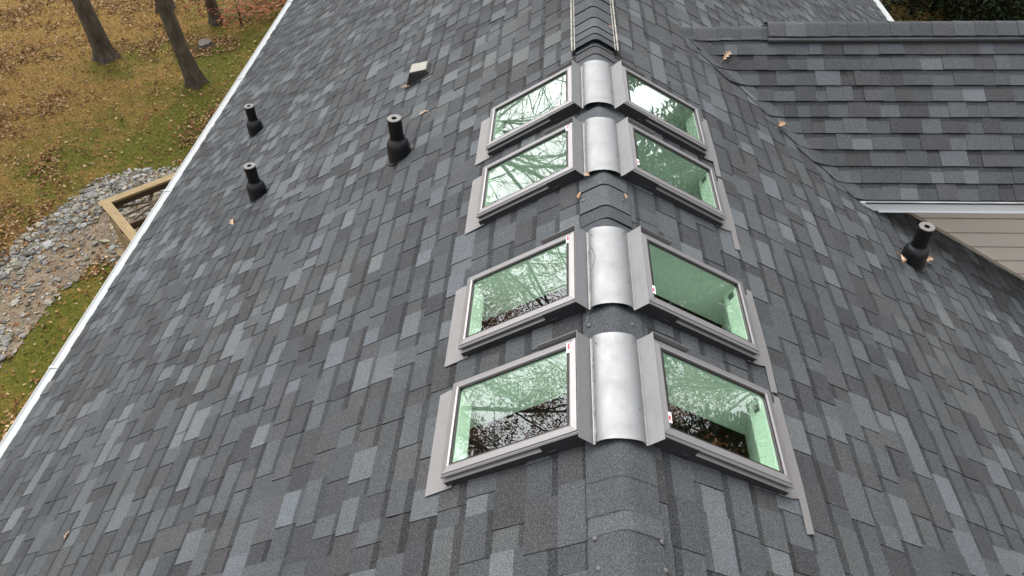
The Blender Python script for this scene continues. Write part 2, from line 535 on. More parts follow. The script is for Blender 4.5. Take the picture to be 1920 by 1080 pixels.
def x_valley(z): return -z / TP
sets = []
def skipL(s, a, b_): return False
def skipR(s, a, b_):                          # hidden beneath the side wing
    x, z = s * CP, -s * SP
    if x < 1.0: return False
    yv = YC - (ZC - z) / TP; yv2 = YC + (ZC - z) / TP
    lo = max(yv, 5.70) if x > 2.4 else yv
    hi = min(yv2, 7.80) if x > 2.4 else yv2
    return a > lo + 0.15 and b_ < hi - 0.15
def skipF(s, a, b_): return b_ < x_valley(ZC - s * SP) - 0.1
for P, dk, ln, u0, u1, hl, sk in ((LP, deckL, SLEN, Y0, Y1, HOLES, skipL), (RP, deckR, SLENR, Y0, Y1, HOLES, skipR),
                                  (FP, deckF, CL, 0.7, XW, [], skipF), (BP, deckB, CL, 0.7, XW, [], skipF)):
    sets.append((dk, shingles(P, ln, u0, u1, hl, sk, P in (FP, BP))))
ranked = sorted(((proj_area(r[0], 0), i, j) for i, (dk, rs) in enumerate(sets) for j, r in enumerate(rs)), reverse=True)[:300]
own = {(i, j) for _, i, j in ranked}
for i, (dk, rs) in enumerate(sets):
    V, F, T = [], [], []
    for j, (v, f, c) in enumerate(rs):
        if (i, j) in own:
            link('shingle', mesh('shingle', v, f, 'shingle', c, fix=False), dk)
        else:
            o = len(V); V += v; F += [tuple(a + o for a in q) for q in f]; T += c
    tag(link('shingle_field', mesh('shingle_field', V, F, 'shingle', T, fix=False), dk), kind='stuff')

# woven valley: courses of the wing curve up onto the main slope
vdir = Vector((-0.848, -0.152, 0.506)).normalized()
rows = int(CL / EXPO) + 1
for k in range(rows):
    sb = CL - k * EXPO
    if sb < 0.1: break
    strip = []
    ln = random.choice((0.01, 0.04, 0.08, 0.13))
    for ds, hh in ((0.0, 0.014), (-0.165, 0.006)):
        s = max(sb + ds, 0.0)
        pF = FP.at(s, 0); z = pF.z - ZR; xv = x_valley(z)
        Vp = Vector((xv, pF.y, pF.z)); A = Vp + Vector((0.13, 0, 0)) + FP.N * hh; B = Vp + vdir * ln + RP.N * (hh + 0.004)
        Vq = Vp + (FP.N + RP.N) * hh * 0.6 + Vector((0.0, 0, 0.006))
        strip.append([A * (1 - q) ** 2 + Vq * 2 * q * (1 - q) + B * q * q for q in np.linspace(0, 1, 9)])
    v = strip[0] + strip[1] + [p - Vector((0, 0, 0.009)) for p in strip[0]]
    f, c = [], []
    tn = tone((0.02, 0.3, 0.45, 0.23)); tn2 = tone((0.1, 0.3, 0.4, 0.2))
    for i in range(8):
        f.append((i, i + 1, 10 + i, 9 + i)); c.append(tn if i < 4 else tn2)
        f.append((i + 1, i, 18 + i, 19 + i)); c.append(EDGE if i < 3 else tn2 * 0.85)
    f.append((8, 17, 26)); c.append(tn2 * 0.85)
    link('valley_shingle', mesh('valley_shingle', v, f, 'shingle', c), deckF)

# ---- ridge caps
def cap_profile(half, h, rise, n=25):
    pts = []
    for i in range(n):
        a = -1 + 2 * i / (n - 1); s = a * half
        d = abs(s)
        r = 0.045
        z = -d * SP if d > r else -(r * SP) / 2 - d * d * SP / (2 * r)   # rounded crest
        x = s * CP
        pts.append((x, z + h / CP + rise))
    return pts
def ridge_cap(y0, y1, half=0.165, rise=0.0, h0=0.022, h1=0.014, tn=None, axis='y', name='ridge_cap', edge=EDGE):
    """cap folded over the ridge; y0 is its exposed edge towards the viewer"""
    a = cap_profile(half, h0, rise); b_ = cap_profile(half, h1, rise); n = len(a)
    jx = random.uniform(-0.004, 0.004)
    top = [(x + jx, y0, z) for x, z in a] + [(x + jx, y1, z) for x, z in b_]
    v = top + top + [(x, y, z - 0.010) for x, y, z in top]
    f, c = [], []
    tn = tn if tn is not None else np.array(random.choice(MID + MIDL[:1])) * random.uniform(0.92, 1.1)
    m2, m3 = 2 * n, 4 * n
    for i in range(n - 1):
        f.append((i, i + 1, n + i + 1, n + i)); c.append(tn)
    for i in range(n - 1):
        f.append((m2 + i + 1, m2 + i, m3 + i, m3 + i + 1)); c.append(edge)
    f.append((m2, m2 + n, m3 + n, m3)); c.append(EDGE); f.append((m2 + 2 * n - 1, m2 + n - 1, m3 + n - 1, m3 + 2 * n - 1)); c.append(EDGE)
    if axis == 'y': v = [Vector((x, y, z + ZR)) for x, y, z in v]
    else: v = [Vector((y, YC - x, z + ZR + ZC)) for x, y, z in v]
    me = mesh(name, v, f, 'shingle', c, fix=False)
    for k in range(n - 1): me.polygons[k].use_smooth = True
    return hpart(name, me)
# near run, then the short runs between the saddle flashings
edges = [-0.6, -0.44, -0.28, -0.12, 0.03, 0.19, 0.34, 0.50, 0.65, 0.80, 0.95, 1.10, 1.25, 1.43, 1.51, 1.66]
for a, b_ in zip(edges, edges[1:] + [1.86]): ridge_cap(a, b_ + 0.03, h0=0.020, h1=0.0145, edge=np.array((0.20, 0.205, 0.21)))
for rows_ in ((2.385, 2.60), (3.12, 3.285, 3.40, 3.60, 3.72), (4.22, 4.46), (4.99, 5.12, 5.235, 5.36, 5.60)):
    for a, b_ in zip(rows_, rows_[1:]): ridge_cap(a, b_ + 0.02)
# shingle-over ridge vent with raised caps
y = 5.40
k = 0
while y < Y1:
    e = (0.10, 0.12, 0.17)[k] if k < 3 else 0.205
    ridge_cap(y, y + e + 0.02, half=0.172, rise=0.034, name='ridge_cap'); y += e; k += 1
for sg in (-1, 1):
    mb = MB()
    xa, xb = 0.166 * CP, 0.198 * CP
    za, zb = -0.166 * SP + 0.047, -0.198 * SP + 0.047
    mb.add([(sg * xa, 5.40, ZR + za), (sg * xb, 5.40, ZR + zb), (sg * xb, 5.40, ZR + zb - 0.05), (sg * xa, 5.40, ZR + za - 0.05),
            (sg * xa, Y1, ZR + za), (sg * xb, Y1, ZR + zb), (sg * xb, Y1, ZR + zb - 0.05), (sg * xa, Y1, ZR + za - 0.05)],
           [(0, 1, 2, 3), (4, 7, 6, 5), (0, 4, 5, 1), (1, 5, 6, 2), (2, 6, 7, 3), (3, 7, 4, 0)])
    o = hpart('ridge_vent', mb.me('ridge_vent', 'blackvent'))
    ml = MB(); ml.bar((sg * (xb + 0.004), 5.398, ZR + zb + 0.004), (sg * (xb + 0.004), Y1, ZR + zb + 0.004), 0.012, 0.014)
    link('vent_lip', ml.me('vent_lip', 'ventedge'), o)
    ml = MB(); ml.bar((sg * (xa + 0.010), 5.397, ZR + za + 0.001), (sg * (xa + 0.010), Y1, ZR + za + 0.001), 0.007, 0.010)
    link('vent_lip', ml.me('vent_lip', 'ventedge'), o)
# wing ridge
x = 0.74
while x < 1.70:
    ridge_cap(x, x + 0.24, half=0.15, axis='x', h0=0.019, h1=0.014); x += 0.21
x = 1.62; k = 0
while x < XW:
    ridge_cap(x, x + 0.20, half=0.155, rise=0.040, axis='x', h0=0.018, h1=0.014); x += (0.15 if k == 0 else 0.185); k += 1
for sg in (-1, 1):
    mb = MB()
    d0, d1 = 0.155, 0.178
    ya, yb = YC + sg * d0 * CP, YC + sg * d1 * CP
    za, zb = ZR + ZC - d0 * SP, ZR + ZC - d1 * SP
    mb.add([(1.62, ya, za + 0.045), (1.62, yb, zb + 0.045), (1.62, yb, zb + 0.004), (1.62, ya, za + 0.004),
            (XW, ya, za + 0.045), (XW, yb, zb + 0.045), (XW, yb, zb + 0.004), (XW, ya, za + 0.004)],
           [(0, 1, 2, 3), (4, 7, 6, 5), (0, 4, 5, 1), (1, 5, 6, 2), (2, 6, 7, 3), (3, 7, 4, 0)])
    o = hpart('ridge_vent', mb.me('ridge_vent', 'blackvent'))
    ml = MB(); ml.bar((1.618, yb + sg * 0.004, zb + 0.036), (XW, yb + sg * 0.004, zb + 0.036), 0.010, 0.008)
    link('vent_lip', ml.me('vent_lip', 'blackvent'), o)
# sealed nail heads on the caps
nd = MB()
nd.lathe([(0.0, 0.006), (0.006, 0.0055), (0.0105, 0.003), (0.012, 0.0), (0.0, 0.0)], 12)
nail_me = nd.me('sealed_nail', 'nail', True)
for P, s, y, h in ((LP, 0.125, 1.42, 0.03), (RP, 0.145, 1.42, 0.03), (LP, 0.115, 1.30, 0.03), (RP, 0.15, 1.31, 0.03),
                   (LP, 0.12, 2.52, 0.03), (RP, 0.10, 2.52, 0.03), (LP, 0.13, 3.52, 0.03), (RP, 0.11, 3.51, 0.03), (LP, 0.12, 4.36, 0.03), (RP, 0.10, 4.36, 0.03)):
    o = hpart('sealed_nail', nail_me)
    Rm = Matrix((P.U.cross(P.N), P.U, P.N)).transposed().to_4x4(); Rm.translation = P.at(s, y, h - 0.011) + HP
    o.matrix_local = Rm

# ------------------------------------------------------------------ eaves, walls, siding
for sg, nm in ((-1, 'left'), (1, 'right')):
    sl_ = SLEN if sg < 0 else SLENR
    xe, ze = sg * sl_ * CP, ZR - sl_ * SP
    segs = [(Y0, Y1)] if sg < 0 else [(Y0, 5.66), (7.86, Y1)]
    for ya, yb in segs:
        # guttered eave: white trough with a rolled outer lip and a covered top
        prof = [(-0.012, 0.012), (0.010, 0.004), (0.085, -0.004), (0.094, 0.006), (0.103, 0.006), (0.107, -0.002), (0.106, -0.025), (0.085, -0.085), (0.01, -0.095), (-0.012, -0.095)]
        mb = MB(); n = len(prof)
        mb.add([(xe + sg * a, yy, ze + z) for yy in (ya, yb) for a, z in prof],
               [(i, (i + 1) % n, n + (i + 1) % n, n + i) for i in range(n)] + [tuple(range(n)), tuple(range(n, 2 * n))[::-1]])
        g_ = hpart('gutter', mb.me('gutter', 'white'))
        yy = ya + 1.7
        while yy < yb:
            ms = MB(); ms.box(min(xe, xe + sg * 0.1095), max(xe, xe + sg * 0.1095), yy, yy + 0.03, ze - 0.03, ze + 0.0085)
            link('gutter_strap', ms.me('gutter_strap', 'white'), g_); yy += 3.05
        mb = MB(); mb.box(min(xe - sg * 0.03, xe - sg * 0.014), max(xe - sg * 0.03, xe - sg * 0.014), ya, yb, ze - 0.20, ze - 0.012)
        hpart('fascia_board', mb.me('fascia_board', 'white'))
        mb = MB(); mb.box(min(sg * 5.0, xe - sg * 0.03), max(sg * 5.0, xe - sg * 0.03), ya, yb, ze - 0.20, ze - 0.185)
        hpart('soffit', mb.me('soffit', 'soffit'))
# main walls (below the eaves)
zt = ZR - SLEN * SP - 0.187
def wall(name, v, f, m='siding'): return hpart(name, mesh(name, v, f, m))
for sg in (-1, 1):
    mb = MB(); mb.box(min(sg * 5.0, sg * 4.9), max(sg * 5.0, sg * 4.9), Y0 + 0.3, Y1 - 0.3, 0, zt); hpart('wall', mb.me('wall', 'siding'))
for yw in (Y0 + 0.3, Y1 - 0.4):
    mb = MB()
    v = [(x, yy, z) for yy in (yw, yw + 0.1) for x, z in ((-4.9, 0), (4.9, 0), (4.9, ZR - 4.9 * TP - 0.05), (0, ZR - 0.05), (-4.9, ZR - 4.9 * TP - 0.05))]
    mb.add(v, [(0, 1, 2, 3, 4), (9, 8, 7, 6, 5)] + [(i, (i + 1) % 5, 5 + (i + 1) % 5, 5 + i) for i in range(5)])
    hpart('gable_wall', mb.me('gable_wall', 'siding'))
mb = MB(); mb.box(-4.88, 4.88, Y0 + 0.45, Y1 - 0.45, 2.6, 2.7); hpart('room_floor', mb.me('room_floor', 'room'))
# wing: wall towards the viewer with lapped planks, trimmed along the roof
YW = 5.65
ze = ZC - CL * SP                              # wing eave height below the ridge
wv = empty('wing_wall', (0, 0, 0)); wv.parent = house; wv.location = HP
mb = MB(); mb.box(2.3, XW - 0.3, YW + 0.02, YW + 0.12, 0, ZR + ze - 0.09)
# the backing stays below the main slope where it passes inside the house
mb = MB(); zt2 = ZR + ze - 0.09
mb.add([(2.6, YW + 0.03, zt2), (XW - 0.3, YW + 0.03, zt2), (XW - 0.3, YW + 0.03, 0), (5.2, YW + 0.03, 0), (5.2, YW + 0.03, ZR - 5.2 * TP - 0.2), (2.6, YW + 0.03, ZR - 2.6 * TP - 0.1),
        (2.6, YW + 0.12, zt2), (XW - 0.3, YW + 0.12, zt2), (XW - 0.3, YW + 0.12, 0), (5.2, YW + 0.12, 0), (5.2, YW + 0.12, ZR - 5.2 * TP - 0.2), (2.6, YW + 0.12, ZR - 2.6 * TP - 0.1)],
       [(0, 1, 2, 3, 4, 5), (11, 10, 9, 8, 7, 6)] + [(i, (i + 1) % 6, 6 + (i + 1) % 6, 6 + i) for i in range(6)])
link('backing', mb.me('backing', 'siding'), wv)
z = -1.455; PL = 0.168
while z - PL > -ZR:
    zl = z - PL
    def xs(zz): return max(2.3, min(-(zz) / TP - 0.03, 5.2))
    zg = z - 0.020                              # face starts below the shadow gap under the plank above
    pr = [(YW + 0.028, z + 0.004), (YW + 0.028, zg), (YW - 0.006, zg), (YW - 0.010, zl), (YW + 0.020, zl), (YW + 0.0285, zl + 0.02)]
    v = [(x_, yy, ZR + zz) for side in (0, 1) for yy, zz in pr for x_ in ((xs(zz) if side == 0 else XW - 0.3),)]
    f = [(k, (k + 1) % 6, 6 + (k + 1) % 6, 6 + k) for k in range(6)] + [tuple(range(6))[::-1], tuple(range(6, 12))]
    link('siding_plank', mesh('siding_plank', v, f, 'siding'), wv)
    z = zl
mb = MB()
a = Vector((2.35, YW - 0.012, ZR - 2.35 * TP + 0.022)); b_ = Vector((5.35, YW - 0.012, ZR - 5.35 * TP + 0.022))
mb.bar(a, b_, 0.030, 0.022)
link('channel_trim', mb.me('channel_trim', 'trim'), wv)
mb = MB(); mb.box(2.25, XW, YC - CL * CP - 0.012, YW, ZR + ze - 0.098, ZR + ze - 0.086)
hpart('soffit', mb.me('soffit', 'soffit'))
# eave fascia with its pointed end against the main slope
yf = YC - CL * CP
mb = MB()
v = [(x, yy, ZR + z) for yy in (yf - 0.020, yf + 0.004) for x, z in ((2.24, ze - 0.006), (XW, ze - 0.006), (XW, ze - 0.096), (2.46, ze - 0.096), (2.40, ze - 0.085))]
mb.add(v, [(0, 1, 2, 3, 4), (9, 8, 7, 6, 5)] + [(i, (i + 1) % 5, 5 + (i + 1) % 5, 5 + i) for i in range(5)])
fb = hpart('fascia_board', mb.me('fascia_board', 'fascia'))
mb = MB(); mb.bar((2.34, yf - 0.024, ZR + ze - 0.010), (XW, yf - 0.024, ZR + ze - 0.010), 0.012, 0.010)
link('drip_edge', mb.me('drip_edge', 'blackvent'), fb)
mb = MB(); mb.bar((2.47, yf - 0.026, ZR + ze - 0.098), (XW, yf - 0.026, ZR + ze - 0.098), 0.014, 0.008)
link('fascia_lip', mb.me('fascia_lip', 'fascia'), fb)
# wing back and end walls
mb = MB(); mb.box(4.6, XW - 0.3, 2 * YC - YW - 0.1, 2 * YC - YW, 0, zt2); hpart('wall', mb.me('wall', 'siding'))
mb = MB()
v = [(x, yy, z) for x in (XW - 0.4, XW - 0.3) for yy, z in ((YW + 0.13, 0), (2 * YC - YW - 0.11, 0), (2 * YC - YW - 0.11, zt2), (YC, ZR + ZC - 0.05), (YW + 0.13, zt2))]
mb.add(v, [(0, 1, 2, 3, 4), (9, 8, 7, 6, 5)] + [(i, (i + 1) % 5, 5 + (i + 1) % 5, 5 + i) for i in range(5)])
hpart('gable_wall', mb.me('gable_wall', 'siding'))

# ------------------------------------------------------------------ light wells under the skylights
def well(P, y):
    a0, a1, b0, b1 = S0 + 0.058, S1 - 0.058, y + 0.058, y + WS - 0.052
    top = [P.at(a0, b0, 0.0675), P.at(a1, b0, 0.0675), P.at(a1, b1, 0.0675), P.at(a0, b1, 0.0675)]
    mid = [P.at(a0, b0, -0.022), P.at(a1, b0, -0.022), P.at(a1, b1, -0.022), P.at(a0, b1, -0.022)]
    bot = [P.at(a0, b0, -0.215), P.at(0.955, b0, -0.215), P.at(0.955, b1, -0.215), P.at(a0, b1, -0.215)]
    mb = MB(); th = 0.012
    ctr = sum(top, Vector()) / 4
    for i in range(4):                           # four boards, straight at first, the lower wall flaring out below the deck
        j = (i + 1) % 4
        e = (top[j] - top[i]).normalized(); nrm = e.cross(P.N); m_ = (top[i] + top[j]) / 2 - ctr
        if nrm.dot(m_) < 0: nrm = -nrm
        for A_, B_ in ((top, mid), (mid, bot)):
            q = [A_[i], A_[j], B_[j], B_[i]]
            mb.add(q + [x + nrm * th for x in q], [(0, 1, 2, 3), (7, 6, 5, 4), (0, 4, 5, 1), (1, 5, 6, 2), (2, 6, 7, 3), (3, 7, 4, 0)])
    return hpart('light_well', mb.me('light_well', 'dry'))
wells = {}
for sg, P in ((-1, LP), (1, RP)):
    for i, y in enumerate(YS): wells[(sg, i)] = well(P, y)

# ------------------------------------------------------------------ skylights
def sky_meshes(sg):
    """meshes in a frame with x downslope from the upper edge, y along the ridge from the near edge, z off the roof"""
    L = S1 - S0; W = WS; fy = lambda v: [Vector((a, sg * b_, c)) for a, b_, c in v]
    out = {}
    def put(key, mb, m, smooth=False, bev=0):
        mb.v = fy(mb.v); me = mb.me(key, m, smooth)
        if bev: auto_bevel(me, bev)
        out[key] = me
    # curb: four boards of dark metal
    mb = MB(); c0, c1 = -0.012, 0.066
    mb.box(0.012, 0.045, 0.012, W - 0.012, c0, c1); mb.box(L - 0.045, L - 0.012, 0.012, W - 0.012, c0, c1)
    mb.box(0.045, L - 0.045, 0.012, 0.045, c0, c1); mb.box(0.045, L - 0.045, W - 0.035, W - 0.012, c0, c1)
    put('curb', mb, 'curb')
    # frame rails, mitred at the corners: (offset from the outer edge, height)
    prof = [(0.0, 0.070), (0.0, 0.077), (0.006, 0.083), (0.010, 0.083), (0.012, 0.089), (0.040, 0.093), (0.048, 0.090), (0.051, 0.080), (0.051, 0.060)]
    cor = [(0, 0, 1, 1), (L, 0, -1, 1), (L, W, -1, -1), (0, W, 1, -1)]
    def rail(i, w_scale):
        (ax, ay, ux, uy), (bx, by, vx, vy) = cor[i], cor[(i + 1) % 4]
        g = 0.0006
        n = len(prof); v = []
        for (px, py, dx, dy), sgn in (((ax, ay, ux, uy), 1), ((bx, by, vx, vy), -1)):
            for o, h in prof: v.append((px + dx * o * w_scale, py + dy * o * w_scale, h))
        mb = MB(); mb.add(v, [(k, (k + 1) % n, n + (k + 1) % n, n + k) for k in range(n)] + [tuple(range(n))[::-1], tuple(range(n, 2 * n))])
        # pull the two ends apart by a hair so that the mitre reads
        a, b_ = Vector((ax, ay, 0)), Vector((bx, by, 0)); d = (b_ - a).normalized()
        for k in range(n): mb.v[k] += d * g; mb.v[n + k] -= d * g
        return mb
    for i in range(4): put('rail%d' % i, rail(i, 0.98), 'frame')
    # gasket ring just inside the rails
    mb = MB(); i0, i1 = 0.0503, 0.058
    mb.box(i0, i1, i0, W - i0, 0.0772, 0.0885); mb.box(L - i1, L - i0, i0, W - i0, 0.0772, 0.0885)
    mb.box(i1, L - i1, i0, i1 - 0.003, 0.0772, 0.0885); mb.box(i1, L - i1, W - i1, W - i0, 0.0772, 0.0885)
    put('gasket', mb, 'gasket')
    mb = MB(); mb.box(0.052, L - 0.052, 0.052, W - 0.052, 0.0705, 0.0765); put('glass', mb, 'glass')
    # cover strip on the near side, its ledge stopping short of the ridge
    v = [(0.205, -0.006, 0.0475), (L + 0.008, -0.006, 0.0475), (L + 0.008, 0.0115, 0.0555), (0.205, 0.0115, 0.0555), (0.205, -0.006, 0.044), (L + 0.008, -0.006, 0.044), (L + 0.008, 0.0115, 0.044), (0.205, 0.0115, 0.044)]
    mb = MB(); mb.add(v, [(0, 1, 2, 3), (7, 6, 5, 4), (0, 4, 5, 1), (1, 5, 6, 2), (2, 6, 7, 3), (3, 7, 4, 0)]); put('ledge', mb, 'frame')
    v = [(0.0, -0.004, 0.0435), (L + 0.006, -0.004, 0.0435), (L + 0.010, 0.0115, 0.040), (0.0, 0.0115, 0.040), (0.0, -0.007, -0.004), (L + 0.004, -0.007, -0.004), (L - 0.004, 0.0115, -0.004), (0.0, 0.0115, -0.004)]
    mb = MB(); mb.add(v, [(0, 1, 2, 3), (7, 6, 5, 4), (0, 4, 5, 1), (1, 5, 6, 2), (2, 6, 7, 3), (3, 7, 4, 0)]); put('sill', mb, 'curb')
    mb = MB(); mb.box(-0.002, 0.203, -0.0045, 0.0115, 0.044, 0.0625); mb.box(-0.002, 0.203, -0.003, -0.0005, 0.0630, 0.079); put('panel', mb, 'curb')
    mb = MB()
    mb.tube([(0.14, -0.006, 0.030), (0.165, -0.010, 0.032), (0.185, -0.006, 0.032)], [0.003, 0.004, 0.003], 6); put('latch', mb, 'curb')
    # upstand: thin sheet on the ridge side with a short return on the far side
    mb = MB(); mb.box(-0.0060, -0.0035, -0.004, W + 0.012, 0.010, 0.107)
    mb.box(-0.0035, 0.215, W + 0.0095, W + 0.012, 0.020, 0.107); put('upstand', mb, 'apron')
    # apron flashing on the roof below the frame
    mb = MB(); e = 0.0155
    if sg < 0:
        pts = [(L - 0.02, -0.02), (L + 0.130, -0.025), (L + 0.128, W + 0.02), (L + 0.06, W + 0.03), (L - 0.02, W - 0.04)]
    else:
        pts = [(L - 0.03, -0.012), (L + 0.045, -0.004), (L + 0.093, 0.01), (L + 0.088, -0.165), (L + 0.134, -0.150), (L + 0.142, 0.10), (L + 0.135, W + 0.055), (L + 0.10, W + 0.055), (L + 0.09, W), (L - 0.02, W - 0.03)]
    n = len(pts)
    mb.add([(a, b_, e + 0.0015 * (k == 0)) for k in (0, 1) for a, b_ in pts], [])
    o = 0
    mb.f = [tuple(range(n)), tuple(range(n, 2 * n))[::-1]] + [(i, (i + 1) % n, n + (i + 1) % n, n + i) for i in range(n)]
    put('apron', mb, 'apron')
    mb = MB(); mb.box(L - 0.012, L + 0.03, 0.02, W - 0.02, 0.0, 0.012); mb.box(L + 0.0005, L + 0.006, 0.01, W - 0.01, 0.012, 0.052)
    put('apron_upturn', mb, 'apron')
    # sticker on the upper rail
    ya, yb = (WS - 0.095, WS - 0.035) if sg < 0 else (0.070, 0.125)
    mb = MB(); mb.box(0.040, 0.056, ya, yb, 0.0935, 0.0945); put('sticker', mb, 'label')
    mb = MB(); mb.box(0.0405, 0.0505, ya + (0.020 if sg < 0 else 0.012), yb - (0.004 if sg < 0 else 0.018), 0.0948, 0.0955); put('print', mb, 'red')
    mb = MB(); mb.lathe([(0.0, 0.003), (0.004, 0.002), (0.005, 0.0)], 8); put('rivet', mb, 'curb', True)
    return out
order = ['nearest', 'second nearest', 'second farthest', 'farthest']
desc = {(-1, 0): 'skylight left of the ridge, nearest the viewer, dark reflection in its lower half',
        (1, 0): 'skylight right of the ridge, nearest the viewer, long flashing tail below it',
        (-1, 1): 'left skylight second from the front, bare branches mirrored in pale glass',
        (1, 1): 'right skylight second from the front, plain green glass with red and white sticker',
        (-1, 2): 'left skylight third from the front, thick branch mirrored in the glass',
        (1, 2): 'right skylight third from the front, green glass, second from the far end',
        (-1, 3): 'skylight left of the ridge, farthest of its row towards the ridge vent',
        (1, 3): 'skylight right of the ridge, farthest of its row beside the wing'}
for sg, P in ((-1, LP), (1, RP)):
    ms = sky_meshes(sg)
    for i, y in enumerate(YS):
        Ym = P.N.cross(P.S)
        R3 = Matrix((P.S, Ym, P.N)).transposed()
        r = empty('skylight', P.at(S0, y, 0.0), R3)
        tag(r, desc[(sg, i)], 'skylight', 'skylights along the ridge')
        link('curb', ms['curb'], r)
        for k in range(4): link('frame_rail', ms['rail%d' % k], r)
        g_ = link('glass_pane', ms['glass'], r)
        link('gasket', ms['gasket'], g_)
        s_ = link('sill_cover', ms['sill'], r); link('ledge', ms['ledge'], s_); link('end_panel', ms['panel'], s_); link('latch', ms['latch'], s_)
        link('upstand_flashing', ms['upstand'], r)
        a_ = link('apron_flashing', ms['apron'], r); link('upturn', ms['apron_upturn'], a_)
        if (sg, i) != (-1, 3) and (sg, i) != (1, 3):
            st_ = link('sticker', ms['sticker'], r); link('printed_band', ms['print'], st_)
        if sg > 0 and i != 3:
            # small grey plate on the outer wall of the well
            mb = MB(); yy = y + 0.425; aw = S1 - 0.0585
            q = [P.at(aw, yy, 0.050), P.at(aw, yy + 0.038, 0.050), P.at(aw, yy + 0.038, 0.012), P.at(aw, yy, 0.012)]
            q2 = [x - P.S * 0.004 for x in q]
            mb.add(q2 + q, [(0, 1, 2, 3), (7, 6, 5, 4), (0, 4, 5, 1), (1, 5, 6, 2), (2, 6, 7, 3), (3, 7, 4, 0)])
            link('wall_plate', mb.me('wall_plate', 'plate'), wells[(sg, i)])

# ------------------------------------------------------------------ saddle flashings over the ridge
def saddle_prof():
    xt = S0 * CP + 0.104 * SP - 0.004 * CP; zt_ = -S0 * SP + 0.104 * CP + 0.004 * SP
    xb = S0 * CP + 0.02 * SP - 0.004 * CP
    wing = [(-xt - 0.001, zt_), (-0.111, -0.034)]
    dome = [(-0.111, -0.034), (-0.1045, -0.034), (-0.1000, -0.019), (-0.092, -0.0095), (-0.078, -0.001), (-0.058, 0.0065), (-0.032, 0.0118), (0, 0.0138)]
    dome = dome + [(-a, b_) for a, b_ in dome[-2::-1]]
    return wing, dome, [(-a, b_) for a, b_ in wing[::-1]]
sp_ = saddle_prof()
slab = ['bright metal ridge saddle between the two nearest skylights', 'bright metal ridge saddle between the second pair of skylights, thin crack line on it',
        'bright metal ridge saddle between the third pair of skylights, small leaf at its near edge', 'bright metal ridge saddle between the farthest pair of skylights, tan leaf on it']
for i, y in enumerate(YS):
    r = empty('ridge_saddle', (0, y, ZR))
    tag(r, slab[i], 'flashing', 'metal saddles over the ridge')
    mb = MB(); n_y = 13
    ys_ = np.linspace(-0.045, 0.545, n_y)
    for pr in sp_:                               # slightly dented sheet, folded sharp at the two creases
        n = len(pr); v, f = [], []
        for dz in (0.0, -0.0018):
            for yy in ys_:
                for x, z in pr:
                    d = 0.0040 * noise.noise(Vector((x * 8 + i * 7, yy * 4.5, 1.3))) if abs(x) < 0.1 else 0.0
                    v.append((x, yy, z + 0.012 + d + dz))
        o = n * n_y
        for k in range(n_y - 1):
            for j in range(n - 1):
                a = k * n + j
                f += [(a, a + 1, a + n + 1, a + n), (o + a, o + a + n, o + a + n + 1, o + a + 1)]
        mb.add(v, f)
        for yy in (0, n_y - 1):
            ev = [v[yy * n + j] for j in range(n)] + [v[o + yy * n + j] for j in range(n)]
            mb.add(ev, [(j, n + j, n + j + 1, j + 1) for j in range(n - 1)])
    me = mb.me('saddle_sheet', 'saddle', True)
    link('saddle_sheet', me, r)
    mb = MB(); pts, rs = [], []
    for yy in np.linspace(-0.042, 0.535, 46):
        pts.append((-0.1025 + 0.0035 * noise.noise(Vector((yy * 16, i * 3.1, 0))), yy, -0.008 + random.uniform(-0.001, 0.0015))); rs.append(random.uniform(0.0012, 0.0042))
    mb.tube(pts, rs, 6); link('sealant_bead', mb.me('sealant_bead', 'sealant'), r)
    if i == 1:
        mb = MB(); mb.tube([(-0.096, 0.40, -0.001), (-0.082, 0.36, 0.0105), (-0.072, 0.31, 0.0145), (-0.080, 0.26, 0.0115), (-0.094, 0.21, 0.001)], [0.0012, 0.0016, 0.0015, 0.0012, 0.001], 5)
        link('crack_line', mb.me('crack_line', 'gasket'), r)
    for (a, b_) in ((0.083, 0.50), (0.086, 0.12), (-0.085, 0.49)):
        mb = MB(); mb.lathe([(0.0, 0.003), (0.003, 0.0025), (0.0045, 0.0)], 8)
        o_ = mb.build('rivet', 'nail', r, True); o_.location = (a, b_, 0.0070)

